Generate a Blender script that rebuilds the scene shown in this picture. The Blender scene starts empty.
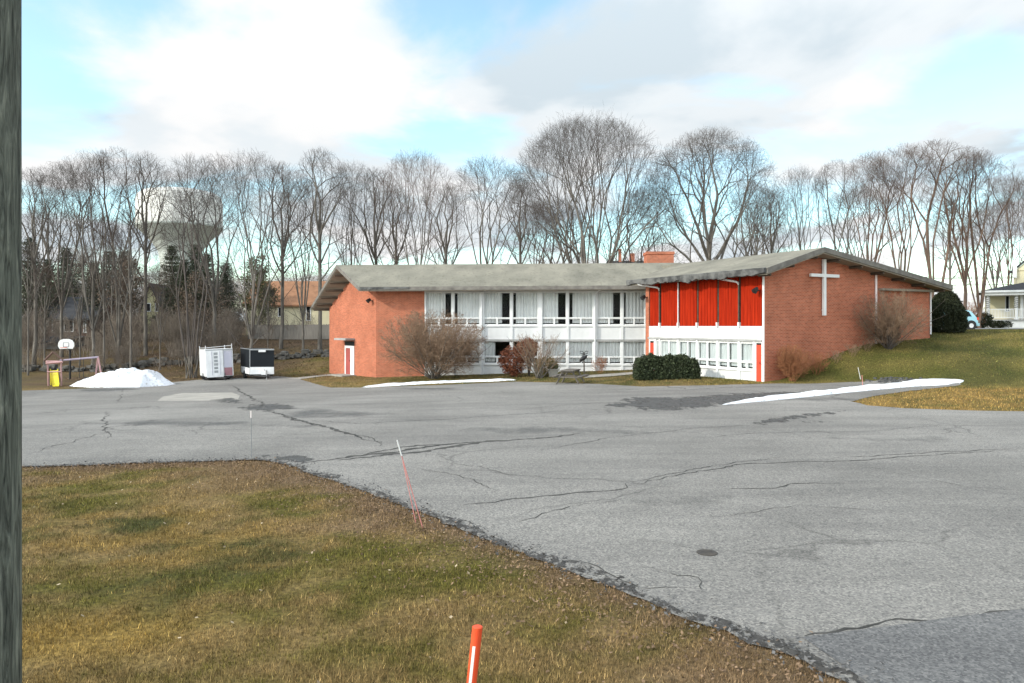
import bpy, bmesh, math, random
import numpy as np
from mathutils import Vector, Matrix
from mathutils.geometry import delaunay_2d_cdt

S = bpy.context.scene
COL = S.collection
R = math.radians
F = 26.0 / 36.0 * 1024.0      # focal length in pixels of the frame
EYE = 2.9
HZ = 326.0                    # horizon row

# ------------------------------------------------------------------ camera, sky, sun, exposure
cam = bpy.data.cameras.new('camera')
cam.lens = 26.0; cam.sensor_width = 36.0; cam.clip_start = 0.05; cam.clip_end = 6000
cam.shift_y = -(341.5 - HZ) / 1024.0
cam_o = bpy.data.objects.new('camera', cam); COL.objects.link(cam_o)
cam_o.location = (0, 0, EYE); cam_o.rotation_euler = (R(90), 0, 0)
S.camera = cam_o

SUN_EL, SUN_AZ = 27.0, -114.0          # azimuth clockwise from +Y: the sun stands to the left
sun = bpy.data.lights.new('sun', 'SUN'); sun.energy = 1.5; sun.angle = R(2.5); sun.color = (1.0, 0.93, 0.82)
sun_o = bpy.data.objects.new('sun', sun); COL.objects.link(sun_o)
sd = Vector((math.sin(R(SUN_AZ)) * math.cos(R(SUN_EL)), math.cos(R(SUN_AZ)) * math.cos(R(SUN_EL)), math.sin(R(SUN_EL))))
sun_o.rotation_euler = (-sd).to_track_quat('-Z', 'Y').to_euler()
sun_o.location = (-40, 0, 60)

W = bpy.data.worlds.new('World'); S.world = W; W.use_nodes = True
nt = W.node_tree; nt.nodes.clear()
def N(tree, typ, **kw):
    n = tree.nodes.new(typ)
    for k, v in kw.items():
        if k == 'inp':
            for a, b in v.items(): n.inputs[a].default_value = b
        else: setattr(n, k, v)
    return n
def ramp(tree, stops, interp='LINEAR'):
    n = tree.nodes.new('ShaderNodeValToRGB'); n.color_ramp.interpolation = interp
    el = n.color_ramp.elements
    el[0].position, el[0].color = stops[0]; el[1].position, el[1].color = stops[-1]
    for p, c in stops[1:-1]:
        e = el.new(p); e.color = c
    return n
L = nt.links.new
sky = N(nt, 'ShaderNodeTexSky', sky_type='NISHITA', sun_disc=False, sun_elevation=R(SUN_EL), sun_rotation=R(SUN_AZ),
        altitude=50, air_density=1.0, dust_density=0.6, ozone_density=1.6)
tc = N(nt, 'ShaderNodeTexCoord')
sep = N(nt, 'ShaderNodeSeparateXYZ'); L(tc.outputs['Generated'], sep.inputs[0])
mx = N(nt, 'ShaderNodeMath', operation='MAXIMUM', inp={1: 0.0}); L(sep.outputs['Z'], mx.inputs[0])
ad = N(nt, 'ShaderNodeMath', operation='ADD', inp={1: 0.16}); L(mx.outputs[0], ad.inputs[0])
dx = N(nt, 'ShaderNodeMath', operation='DIVIDE'); L(sep.outputs['X'], dx.inputs[0]); L(ad.outputs[0], dx.inputs[1])
dy = N(nt, 'ShaderNodeMath', operation='DIVIDE'); L(sep.outputs['Y'], dy.inputs[0]); L(ad.outputs[0], dy.inputs[1])
cmb = N(nt, 'ShaderNodeCombineXYZ', inp={'Z': 37.3}); L(dx.outputs[0], cmb.inputs['X']); L(dy.outputs[0], cmb.inputs['Y'])
n1 = N(nt, 'ShaderNodeTexNoise', inp={'Scale': 1.15, 'Detail': 9.0, 'Roughness': 0.52, 'Distortion': 0.25}); L(cmb.outputs[0], n1.inputs['Vector'])
cov = ramp(nt, [(0.39, (0.12, 0.12, 0.12, 1)), (0.53, (1, 1, 1, 1))], 'EASE'); L(n1.outputs['Fac'], cov.inputs[0])
mpp = N(nt, 'ShaderNodeMapping', inp={'Location': (5.2, 1.3, 2.0)}); L(cmb.outputs[0], mpp.inputs['Vector'])
n2 = N(nt, 'ShaderNodeTexNoise', inp={'Scale': 1.2, 'Detail': 6.0, 'Roughness': 0.5, 'Distortion': 0.3}); L(mpp.outputs[0], n2.inputs['Vector'])
ccol = ramp(nt, [(0.36, (0.66, 0.755, 0.82, 1)), (0.46, (0.85, 0.905, 0.94, 1)), (0.57, (1.0, 1.0, 1.0, 1))], 'EASE'); L(n2.outputs['Fac'], ccol.inputs[0])
tint = N(nt, 'ShaderNodeMix', data_type='RGBA', blend_type='MULTIPLY'); tint.inputs[0].default_value = 1.0
L(sky.outputs[0], tint.inputs[6]); tint.inputs[7].default_value = (1.0, 1.12, 0.98, 1)
bg1 = N(nt, 'ShaderNodeBackground', inp={'Strength': 0.15}); L(tint.outputs[2], bg1.inputs['Color'])
bg2 = N(nt, 'ShaderNodeBackground'); L(ccol.outputs[0], bg2.inputs['Color'])
zen = N(nt, 'ShaderNodeMapRange', inp={'From Min': 0.25, 'From Max': 1.0, 'To Min': 0.45, 'To Max': 0.72}); L(sep.outputs['Z'], zen.inputs['Value']); 
sdot = N(nt, 'ShaderNodeVectorMath', operation='DOT_PRODUCT'); L(tc.outputs['Generated'], sdot.inputs[0]); sdot.inputs[1].default_value = Vector((-0.45, -0.80, 0.40)).normalized()   # the cloud veil glows on the sun's side of the sky
sgl = N(nt, 'ShaderNodeMapRange', inp={'From Min': -0.1, 'From Max': 1.0, 'To Min': 0.0, 'To Max': 1.0}); L(sdot.outputs['Value'], sgl.inputs['Value'])
zsum = N(nt, 'ShaderNodeMath', operation='ADD'); L(zen.outputs[0], zsum.inputs[0]); L(sgl.outputs[0], zsum.inputs[1]); L(zsum.outputs[0], bg2.inputs['Strength'])   # an overcast sky is brightest overhead
mixs = N(nt, 'ShaderNodeMixShader'); L(cov.outputs[0], mixs.inputs[0]); L(bg1.outputs[0], mixs.inputs[1]); L(bg2.outputs[0], mixs.inputs[2])
wo = N(nt, 'ShaderNodeOutputWorld'); L(mixs.outputs[0], wo.inputs['Surface'])

vs = S.view_settings
vs.view_transform = 'Standard'; vs.look = 'None'; vs.gamma = 1.0; vs.use_curve_mapping = False
vs.exposure = 1.15
S.cycles.max_bounces = 6; S.cycles.transparent_max_bounces = 12

# ------------------------------------------------------------------ helpers: noise, terrain, pixels
rng = np.random.default_rng(7)
_tab = np.random.default_rng(3).random((256, 256))
def vnoise(x, y):
    xi = np.floor(x).astype(int); yi = np.floor(y).astype(int)
    fx = x - xi; fy = y - yi; fx = fx * fx * (3 - 2 * fx); fy = fy * fy * (3 - 2 * fy)
    a = _tab[xi & 255, yi & 255]; b = _tab[(xi + 1) & 255, yi & 255]; c = _tab[xi & 255, (yi + 1) & 255]; d = _tab[(xi + 1) & 255, (yi + 1) & 255]
    return (a * (1 - fx) + b * fx) * (1 - fy) + (c * (1 - fx) + d * fx) * fy
def fbm(x, y, oct=4):
    v = 0; amp = 0.5; tot = 0
    for i in range(oct):
        v = v + amp * vnoise(x * 2 ** i + 17.3 * i, y * 2 ** i + 9.1 * i); tot += amp; amp *= 0.55
    return v / tot
def sm(a, b, x):
    t = np.clip((x - a) / (b - a), 0, 1); return t * t * (3 - 2 * t)
CX, CY = 13.1, 38.3                         # near corner of the hall
def terr(x, y):
    x = np.asarray(x, float); y = np.asarray(y, float)
    base = -0.035 * np.clip(9 - x, 0, 32) * sm(12, 42, y)
    back = np.interp(y, [0, 57, 65, 80, 110, 200, 1500], [0, 0, 1.15, 2.5, 3.2, 3.5, 4.2])
    w = 1 - sm(5, 20, x)
    nd = (x - CX) * 0.286 + (y - CY) * 0.958
    t = (x - CX) * 0.89 + (y - CY) * 0.455
    k_ = 1 + 0.55 * sm(6, 15, t)        # the bank lies back more gently away from the building
    lawn = sum(w_ * np.interp(nd / k_ + o_, [-.3, 0.4, 1.6, 2.9, 5.45, 7.2, 9, 30, 100, 1500], [0, 0.05, 0.38, 1.05, 2.0, 2.42, 2.58, 2.75, 2.9, 3.4]) for o_, w_ in ((-.6, .25), (0, .5), (.6, .25)))
    ss = (x - CX) * 0.455 - (y - CY) * 0.89; t0 = np.clip((-ss - 1) * 0.6, 0, 8)
    lawn = lawn * sm(t0, t0 + 2.3, t)
    return base * (1 - sm(9, 14, x)) + back * w + lawn
def tz(x, y): return float(terr(x, y))
_ds = np.concatenate([np.arange(1.5, 80, 0.04), np.arange(80, 400, 0.5)])
def gp(px, py, off=0.0):
    """point of the ground seen at a pixel of the photograph"""
    X = (px - 512) / F * _ds; Z = EYE + (HZ - py) / F * _ds
    h = terr(X, _ds) + off
    k = np.argmax(Z <= h)
    return Vector((float(X[k]), float(_ds[k]), float(h[k])))
def pt(px, py, d): return Vector(((px - 512) / F * d, d, EYE + (HZ - py) / F * d))
def pd(px, d):
    x = (px - 512) / F * d; return Vector((x, d, tz(x, d)))

# ------------------------------------------------------------------ helpers: objects
def tag(o, label=None, cat=None, group=None, kind=None):
    if label: o['label'] = label
    if cat: o['category'] = cat
    if group: o['group'] = group
    if kind: o['kind'] = kind
    return o
def thing(name, label, cat, loc=(0, 0, 0), rz=0, group=None):
    o = bpy.data.objects.new(name, None); COL.objects.link(o)
    o.location = loc; o.rotation_euler = (0, 0, rz); o.empty_display_size = 0.3
    return tag(o, label, cat, group)
def link(name, me, m, parent=None, smooth=False):
    if m is not None: me.materials.append(m)
    if smooth: me.polygons.foreach_set('use_smooth', [True] * len(me.polygons))
    o = bpy.data.objects.new(name, me); COL.objects.link(o)
    if parent is not None: o.parent = parent
    return o
def npmesh(name, v, f, col=None):
    v = np.asarray(v, np.float32); f = np.asarray(f, np.int32); k = f.shape[1]
    me = bpy.data.meshes.new(name)
    me.vertices.add(len(v)); me.vertices.foreach_set('co', v.ravel())
    me.loops.add(f.size); me.loops.foreach_set('vertex_index', f.ravel())
    me.polygons.add(len(f)); me.polygons.foreach_set('loop_start', np.arange(0, f.size, k, dtype=np.int32))
    me.polygons.foreach_set('loop_total', np.full(len(f), k, np.int32))
    if col is not None:
        a = me.attributes.new('Col', 'FLOAT_COLOR', 'POINT')
        c = np.ones((len(v), 4), np.float32); c[:, :3] = col; a.data.foreach_set('color', c.ravel())
    me.update(calc_edges=True)
    return me
class MB:
    """collects shapes (world coordinates) for ONE mesh"""
    def __init__(s): s.v = []; s.f = []; s.m = []; s.cm = 0
    def add(s, vs_, fs):
        b = len(s.v); s.v += [tuple(p) for p in vs_]; s.f += [tuple(b + i for i in f) for f in fs]; s.m += [s.cm] * len(fs); return s
    def hexa(s, p):   # 8 points: bottom 0-3 ccw, top 4-7
        return s.add(p, [(3, 2, 1, 0), (4, 5, 6, 7), (0, 1, 5, 4), (1, 2, 6, 5), (2, 3, 7, 6), (3, 0, 4, 7)])
    def box(s, x0, x1, y0, y1, z0, z1):
        return s.hexa([(x0, y0, z0), (x1, y0, z0), (x1, y1, z0), (x0, y1, z0), (x0, y0, z1), (x1, y0, z1), (x1, y1, z1), (x0, y1, z1)])
    def prism(s, poly, vec):
        n = len(poly); vec = Vector(vec); a = [Vector(p) for p in poly]; b = [p + vec for p in a]
        fs = [tuple(range(n - 1, -1, -1)), tuple(range(n, 2 * n))] + [(i, (i + 1) % n, n + (i + 1) % n, n + i) for i in range(n)]
        return s.add(a + b, fs)
    def tube(s, pts, rad, n=8, cap=True):
        pts = [Vector(p) for p in pts]
        if not hasattr(rad, '__len__'): rad = [rad] * len(pts)
        vs_ = []
        ref = None
        for i, p in enumerate(pts):
            d = (pts[min(i + 1, len(pts) - 1)] - pts[max(i - 1, 0)]).normalized()
            if ref is None: ref = Vector((0, 0, 1)) if abs(d.z) < 0.9 else Vector((1, 0, 0))
            u = d.cross(ref).normalized(); w = d.cross(u).normalized()
            for k in range(n):
                a = 2 * math.pi * k / n; vs_.append(p + (u * math.cos(a) + w * math.sin(a)) * rad[i])
        fs = []
        for i in range(len(pts) - 1):
            for k in range(n):
                k2 = (k + 1) % n; fs.append((i * n + k, i * n + k2, (i + 1) * n + k2, (i + 1) * n + k))
        if cap: fs += [tuple(range(n - 1, -1, -1)), tuple((len(pts) - 1) * n + k for k in range(n))]
        return s.add(vs_, fs)
    def lathe(s, c, prof, n=24, cap=True):
        c = Vector(c); vs_ = [c + Vector((r * math.cos(2 * math.pi * k / n), r * math.sin(2 * math.pi * k / n), z)) for r, z in prof for k in range(n)]
        fs = [(i * n + k, i * n + (k + 1) % n, (i + 1) * n + (k + 1) % n, (i + 1) * n + k) for i in range(len(prof) - 1) for k in range(n)]
        if cap: fs += [tuple(range(n - 1, -1, -1)), tuple((len(prof) - 1) * n + k for k in range(n))]
        return s.add(vs_, fs)
    def build(s, name, m, parent=None, smooth=False, bevel=0, uv=False, local=True):
        me = bpy.data.meshes.new(name)
        v = s.v
        if parent is not None:
            inv = wmat(parent).inverted(); v = [inv @ Vector(p) for p in v]
        me.from_pydata(v, [], s.f); me.update()
        ms = m if isinstance(m, (list, tuple)) else [m]
        for q in ms: me.materials.append(q)
        if len(ms) > 1: me.polygons.foreach_set('material_index', s.m)
        bm = bmesh.new(); bm.from_mesh(me); bmesh.ops.recalc_face_normals(bm, faces=bm.faces)
        if bevel: bmesh.ops.bevel(bm, geom=[e for e in bm.edges if e.calc_face_angle(0) > 0.5], offset=bevel, segments=1, affect='EDGES', clamp_overlap=True)
        if uv:
            ul = bm.loops.layers.uv.new('UVMap')
            for f in bm.faces:
                nrm = f.normal
                if abs(nrm.z) < 0.7:
                    t = Vector((-nrm.y, nrm.x, 0)).normalized()
                    for l in f.loops: l[ul].uv = (l.vert.co.dot(t), l.vert.co.z)
                else:
                    for l in f.loops: l[ul].uv = (l.vert.co.x, l.vert.co.y)
        bm.to_mesh(me); bm.free()
        if smooth: me.polygons.foreach_set('use_smooth', [True] * len(me.polygons))
        o = bpy.data.objects.new(name, me); COL.objects.link(o)
        if parent is not None: o.parent = parent
        return o
def wmat(o):
    m = Matrix.Translation(o.location) @ o.rotation_euler.to_matrix().to_4x4()
    if o.parent is not None: m = wmat(o.parent) @ m
    return m
class Fr:
    """a wall's frame: a runs along it, n points out of it"""
    def __init__(s, p0, p1, flip=False):
        s.o = Vector((p0[0], p0[1], 0)); d = Vector((p1[0] - p0[0], p1[1] - p0[1], 0)); s.len = d.length; s.a = d.normalized()
        s.n = Vector((s.a.y, -s.a.x, 0)) * (-1 if flip else 1)
    def p(s, a, n, z): return s.o + s.a * a + s.n * n + Vector((0, 0, z))
    def at(s, px):   # distance along the wall seen at a column of the photograph
        k = (px - 512) / F; return (k * s.o.y - s.o.x) / (s.a.x - k * s.a.y)
    def box(s, mb, a0, a1, n0, n1, z0, z1):
        return mb.hexa([s.p(a0, n0, z0), s.p(a1, n0, z0), s.p(a1, n1, z0), s.p(a0, n1, z0), s.p(a0, n0, z1), s.p(a1, n0, z1), s.p(a1, n1, z1), s.p(a0, n1, z1)])

# ------------------------------------------------------------------ materials
def newmat(name):
    m = bpy.data.materials.new(name); m.use_nodes = True; t = m.node_tree
    return m, t, t.nodes['Principled BSDF'], t.links.new
def mat(name, c1, c2=None, rough=0.8, scale=3.0, detail=6.0, bump=0.0, bscale=None, spec=0.3, metal=0.0, stretch=None, lo=0.35, hi=0.65, speck=None):
    m, t, b, l = newmat(name)
    b.inputs['Roughness'].default_value = rough; b.inputs['Metallic'].default_value = metal; b.inputs['Specular IOR Level'].default_value = spec
    c1 = (*c1, 1); c2 = (*c2, 1) if c2 else tuple(x * 0.82 for x in c1[:3]) + (1,)
    tcn = N(t, 'ShaderNodeTexCoord'); src = tcn.outputs['Object']
    if stretch:
        mp = N(t, 'ShaderNodeMapping', inp={'Scale': stretch}); l(src, mp.inputs['Vector']); src = mp.outputs[0]
    n = N(t, 'ShaderNodeTexNoise', inp={'Scale': scale, 'Detail': detail, 'Roughness': 0.6}); l(src, n.inputs['Vector'])
    r = ramp(t, [(lo, c1), (hi, c2)]); l(n.outputs['Fac'], r.inputs[0])
    out = r.outputs[0]
    if speck:
        v = N(t, 'ShaderNodeTexNoise', inp={'Scale': speck[0], 'Detail': 3.0}); l(src, v.inputs['Vector'])
        rr = ramp(t, [(speck[1], (1, 1, 1, 1)), (speck[1] + 0.1, (*speck[2], 1))]); l(v.outputs['Fac'], rr.inputs[0])
        mm = N(t, 'ShaderNodeMix', data_type='RGBA', blend_type='MULTIPLY'); mm.inputs[0].default_value = 1; l(out, mm.inputs[6]); l(rr.outputs[0], mm.inputs[7]); out = mm.outputs[2]
    l(out, b.inputs['Base Color'])
    if bump:
        n3 = N(t, 'ShaderNodeTexNoise', inp={'Scale': bscale or scale * 4, 'Detail': 6.0}); l(src, n3.inputs['Vector'])
        bp = N(t, 'ShaderNodeBump', inp={'Strength': bump, 'Distance': 0.05}); l(n3.outputs['Fac'], bp.inputs['Height']); l(bp.outputs[0], b.inputs['Normal'])
    return m
def attrmat(name, rough=0.9, nscale=40.0, lo=0.72, hi=1.25, bump=0.0, island=0.0):
    m, t, b, l = newmat(name); b.inputs['Roughness'].default_value = rough; b.inputs['Specular IOR Level'].default_value = 0.15
    a = N(t, 'ShaderNodeAttribute', attribute_name='Col'); g = N(t, 'ShaderNodeNewGeometry')
    n = N(t, 'ShaderNodeTexNoise', inp={'Scale': nscale, 'Detail': 5.0, 'Roughness': 0.65}); l(g.outputs['Position'], n.inputs['Vector'])
    r = ramp(t, [(0.3, (lo, lo, lo, 1)), (0.7, (hi, hi, hi, 1))]); l(n.outputs['Fac'], r.inputs[0])
    mm = N(t, 'ShaderNodeMix', data_type='RGBA', blend_type='MULTIPLY'); mm.inputs[0].default_value = 1; l(a.outputs['Color'], mm.inputs[6]); l(r.outputs[0], mm.inputs[7])
    l(mm.outputs[2], b.inputs['Base Color'])
    if bump:
        bp = N(t, 'ShaderNodeBump', inp={'Strength': bump, 'Distance': 0.06}); l(n.outputs['Fac'], bp.inputs['Height']); l(bp.outputs[0], b.inputs['Normal'])
    return m
def asphalt(name, c_lo, c_hi, big=0.12):
    m, t, b, l = newmat(name); b.inputs['Roughness'].default_value = 0.82; b.inputs['Specular IOR Level'].default_value = 0.3
    g = N(t, 'ShaderNodeNewGeometry'); P = g.outputs['Position']
    fine = N(t, 'ShaderNodeTexNoise', inp={'Scale': 55.0, 'Detail': 4.0, 'Roughness': 0.75}); l(P, fine.inputs['Vector'])
    f2 = N(t, 'ShaderNodeTexVoronoi', feature='F1', inp={'Scale': 46.0, 'Randomness': 1.0}); l(P, f2.inputs['Vector'])
    f3 = N(t, 'ShaderNodeTexWhiteNoise', noise_dimensions='3D'); l(f2.outputs['Position'], f3.inputs['Vector'])
    fm = N(t, 'ShaderNodeMix', data_type='FLOAT'); fm.inputs[0].default_value = 0.5; l(fine.outputs['Fac'], fm.inputs[2]); l(f3.outputs['Value'], fm.inputs[3])
    rf = ramp(t, [(0.18, (0.45, 0.45, 0.46, 1)), (0.42, (0.88, 0.88, 0.88, 1)), (0.62, (1.10, 1.09, 1.07, 1)), (0.80, (1.6, 1.57, 1.52, 1))]); l(fm.outputs[0], rf.inputs[0])
    bign = N(t, 'ShaderNodeTexNoise', inp={'Scale': big, 'Detail': 8.0, 'Roughness': 0.62, 'Distortion': 0.6}); l(P, bign.inputs['Vector'])
    rb = ramp(t, [(0.32, (*c_lo, 1)), (0.66, (*c_hi, 1))]); l(bign.outputs['Fac'], rb.inputs[0])
    st = N(t, 'ShaderNodeMapping', inp={'Scale': (0.25, 1.6, 1), 'Rotation': (0, 0, R(-14))}); l(P, st.inputs['Vector'])
    sn = N(t, 'ShaderNodeTexNoise', inp={'Scale': 0.5, 'Detail': 7.0, 'Roughness': 0.7}); l(st.outputs[0], sn.inputs['Vector'])
    rs = ramp(t, [(0.33, (0.80, 0.80, 0.81, 1)), (0.58, (1.05, 1.05, 1.05, 1))]); l(sn.outputs['Fac'], rs.inputs[0])
    m1 = N(t, 'ShaderNodeMix', data_type='RGBA', blend_type='MULTIPLY'); m1.inputs[0].default_value = 1; l(rb.outputs[0], m1.inputs[6]); l(rf.outputs[0], m1.inputs[7])
    m2 = N(t, 'ShaderNodeMix', data_type='RGBA', blend_type='MULTIPLY'); m2.inputs[0].default_value = 1; l(m1.outputs[2], m2.inputs[6]); l(rs.outputs[0], m2.inputs[7])
    # hairline crazing
    vr = N(t, 'ShaderNodeTexVoronoi', feature='DISTANCE_TO_EDGE', inp={'Scale': 0.42, 'Randomness': 1.0})
    wn = N(t, 'ShaderNodeTexNoise', inp={'Scale': 1.3, 'Detail': 6.0}); l(P, wn.inputs['Vector'])
    wm = N(t, 'ShaderNodeMix', data_type='VECTOR'); wm.inputs[0].default_value = 0.35; l(P, wm.inputs[4]); l(wn.outputs['Color'], wm.inputs[5]); l(wm.outputs[1], vr.inputs['Vector'])
    rc = ramp(t, [(0.0, (0.55, 0.55, 0.55, 1)), (0.012, (1, 1, 1, 1))]); l(vr.outputs['Distance'], rc.inputs[0])
    cmn = N(t, 'ShaderNodeTexNoise', inp={'Scale': 0.11, 'Detail': 3.0}); l(P, cmn.inputs['Vector'])
    rm = ramp(t, [(0.48, (0, 0, 0, 1)), (0.6, (1, 1, 1, 1))]); l(cmn.outputs['Fac'], rm.inputs[0])
    m3 = N(t, 'ShaderNodeMix', data_type='RGBA', blend_type='MULTIPLY'); l(rm.outputs[0], m3.inputs[0]); l(m2.outputs[2], m3.inputs[6]); l(rc.outputs[0], m3.inputs[7])
    l(m3.outputs[2], b.inputs['Base Color'])
    bp = N(t, 'ShaderNodeBump', inp={'Strength': 0.35, 'Distance': 0.01}); l(fine.outputs['Fac'], bp.inputs['Height']); l(bp.outputs[0], b.inputs['Normal'])
    return m
def raggedmat(name, c1, c2, cut, scale=0.9, gain=0.0, soft=0.04, amax=1.0):
    m, t, b, l = newmat(name); b.inputs['Roughness'].default_value = 0.75; g = N(t, 'ShaderNodeNewGeometry')
    n = N(t, 'ShaderNodeTexNoise', inp={'Scale': 9.0, 'Detail': 8.0, 'Roughness': 0.7}); l(g.outputs['Position'], n.inputs['Vector']); r = ramp(t, [(0.3, (*c1, 1)), (0.7, (*c2, 1))]); l(n.outputs['Fac'], r.inputs[0]); l(r.outputs[0], b.inputs['Base Color'])
    n2 = N(t, 'ShaderNodeTexNoise', inp={'Scale': scale, 'Detail': 10.0, 'Roughness': 0.72}); mp = N(t, 'ShaderNodeMapping', inp={'Scale': (1, 0.55, 1)}); l(g.outputs['Position'], mp.inputs['Vector']); l(mp.outputs[0], n2.inputs['Vector'])
    at = N(t, 'ShaderNodeAttribute', attribute_name='inset'); ma_ = N(t, 'ShaderNodeMath', operation='MULTIPLY_ADD', inp={1: gain, 2: -gain * 0.5}); l(at.outputs['Fac'], ma_.inputs[0])
    ad_ = N(t, 'ShaderNodeMath', operation='ADD'); l(ma_.outputs[0], ad_.inputs[0]); l(n2.outputs['Fac'], ad_.inputs[1])
    r2 = ramp(t, [(cut, (0, 0, 0, 1)), (cut + soft, (amax, amax, amax, 1))]); l(ad_.outputs[0], r2.inputs[0]); l(r2.outputs[0], b.inputs['Alpha'])
    bp = N(t, 'ShaderNodeBump', inp={'Strength': 0.5, 'Distance': 0.02}); l(n.outputs['Fac'], bp.inputs['Height']); l(bp.outputs[0], b.inputs['Normal'])
    return m
def brickmat(name, c1, c2, mortar):
    m, t, b, l = newmat(name); b.inputs['Roughness'].default_value = 0.85; b.inputs['Specular IOR Level'].default_value = 0.2
    u = N(t, 'ShaderNodeTexCoord')
    br = N(t, 'ShaderNodeTexBrick', offset=0.5, inp={'Color1': (*c1, 1), 'Color2': (*c2, 1), 'Mortar': (*mortar, 1), 'Scale': 1.0, 'Mortar Size': 0.008, 'Mortar Smooth': 0.1, 'Bias': -0.1, 'Brick Width': 0.215, 'Row Height': 0.075})
    l(u.outputs['UV'], br.inputs['Vector'])
    n = N(t, 'ShaderNodeTexNoise', inp={'Scale': 0.45, 'Detail': 7.0, 'Roughness': 0.65}); l(u.outputs['Object'], n.inputs['Vector'])
    r = ramp(t, [(0.3, (0.78, 0.76, 0.74, 1)), (0.7, (1.15, 1.15, 1.15, 1))]); l(n.outputs['Fac'], r.inputs[0])
    mm = N(t, 'ShaderNodeMix', data_type='RGBA', blend_type='MULTIPLY'); mm.inputs[0].default_value = 1; l(br.outputs['Color'], mm.inputs[6]); l(r.outputs[0], mm.inputs[7]); l(mm.outputs[2], b.inputs['Base Color'])
    bp = N(t, 'ShaderNodeBump', inp={'Strength': 0.4, 'Distance': 0.01}); bp.invert = True; l(br.outputs['Fac'], bp.inputs['Height']); l(bp.outputs[0], b.inputs['Normal'])
    return m
def glassmat(name, tint=(0.97, 0.98, 0.98), spec=0.12):
    m, t, b, l = newmat(name); t.nodes.remove(b)
    tr = N(t, 'ShaderNodeBsdfTransparent', inp={'Color': (*tint, 1)}); gl = N(t, 'ShaderNodeBsdfGlossy', inp={'Roughness': 0.03})
    lw = N(t, 'ShaderNodeLayerWeight', inp={'Blend': spec}); mx_ = N(t, 'ShaderNodeMixShader')
    l(lw.outputs['Fresnel'], mx_.inputs[0]); l(tr.outputs[0], mx_.inputs[1]); l(gl.outputs[0], mx_.inputs[2]); l(mx_.outputs[0], t.nodes['Material Output'].inputs['Surface'])
    return m
def leafmat(name, c1, c2, trans=0.15):
    m, t, b, l = newmat(name); b.inputs['Roughness'].default_value = 0.7; b.inputs['Specular IOR Level'].default_value = 0.2
    g = N(t, 'ShaderNodeNewGeometry'); r = ramp(t, [(0.0, (*c1, 1)), (1.0, (*c2, 1))]); l(g.outputs['Random Per Island'], r.inputs[0]); l(r.outputs[0], b.inputs['Base Color'])
    return m

M = {}
M['brick'] = brickmat('brick', (0.455, 0.126, 0.064), (0.285, 0.072, 0.037), (0.48, 0.29, 0.20))
M['white'] = mat('white_paint', (0.74, 0.745, 0.735), (0.64, 0.645, 0.635), 0.55, 1.5, bump=0.05)
M['panelw'] = mat('white_panel', (0.70, 0.705, 0.70), (0.58, 0.585, 0.58), 0.6, 0.8, stretch=(1, 1, 0.4))
M['grey_trim'] = mat('grey_trim', (0.36, 0.36, 0.35), (0.26, 0.26, 0.25), 0.7, 2.0)
M['red'] = mat('red_boards', (0.375, 0.024, 0.006), (0.24, 0.014, 0.004), 0.85, 1.2, spec=0.06, stretch=(6, 6, 0.5), bump=0.15)
M['red_door'] = mat('red_door', (0.66, 0.07, 0.035), (0.56, 0.055, 0.028), 0.5, 1.0)
M['old_red_door'] = mat('faded_red_door', (0.36, 0.085, 0.075), (0.30, 0.070, 0.062), 0.6, 1.0)
M['roof'] = mat('roof_shingle', (0.235, 0.222, 0.180), (0.150, 0.144, 0.118), 0.95, 0.6, detail=10, bump=0.5, bscale=9, speck=(6.0, 0.56, (0.80, 0.80, 0.78)))
M['roof_edge'] = mat('weathered_fascia', (0.22, 0.205, 0.18), (0.11, 0.10, 0.09), 0.8, 2.5, lo=0.3, hi=0.7)
M['soffit'] = mat('soffit_boards', (0.30, 0.26, 0.21), (0.22, 0.19, 0.15), 0.8, 1.5, stretch=(0.6, 5, 1))
M['beam'] = mat('dark_beam', (0.10, 0.075, 0.055), (0.06, 0.045, 0.035), 0.8, 3)
M['gutter'] = mat('old_gutter', (0.14, 0.14, 0.135), (0.05, 0.05, 0.05), 0.8, 1.6, lo=0.4, hi=0.6)
M['glass'] = glassmat('window_glass')
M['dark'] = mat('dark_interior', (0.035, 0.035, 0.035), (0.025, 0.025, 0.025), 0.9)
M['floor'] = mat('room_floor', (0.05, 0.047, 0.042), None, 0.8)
M['curtain'] = mat('curtain_cloth', (0.68, 0.67, 0.65), (0.57, 0.56, 0.545), 0.9, 1.0)
M['blind'] = mat('window_blind', (0.50, 0.53, 0.53), (0.43, 0.46, 0.46), 0.9, 1.0)
M['black_metal'] = mat('black_metal', (0.02, 0.02, 0.022), (0.03, 0.03, 0.03), 0.5)
M['white_metal'] = mat('white_metal', (0.72, 0.725, 0.73), (0.60, 0.605, 0.61), 0.4, 2)
M['grey_metal'] = mat('grey_metal', (0.32, 0.33, 0.34), (0.24, 0.25, 0.26), 0.45, 3, metal=0.6)
M['bark'] = mat('grey_bark', (0.20, 0.18, 0.155), (0.085, 0.074, 0.063), 0.95, 3, stretch=(1, 1, 0.25), bump=0.5)
M['bark_warm'] = mat('warm_bark', (0.17, 0.115, 0.085), (0.085, 0.058, 0.045), 0.95, 3, stretch=(1, 1, 0.25), bump=0.5)
M['twig'] = mat('grey_twigs', (0.115, 0.098, 0.088), (0.062, 0.053, 0.047), 0.95, 1.0)
M['brush'] = mat('grey_brush', (0.27, 0.225, 0.18), (0.16, 0.13, 0.105), 0.95, 0.4)
M['twig_warm'] = mat('brown_twigs', (0.125, 0.088, 0.070), (0.072, 0.051, 0.041), 0.95, 1.0)
M['twig_shrub'] = mat('shrub_twigs', (0.30, 0.205, 0.135), (0.18, 0.115, 0.075), 0.95, 1.5)
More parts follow.
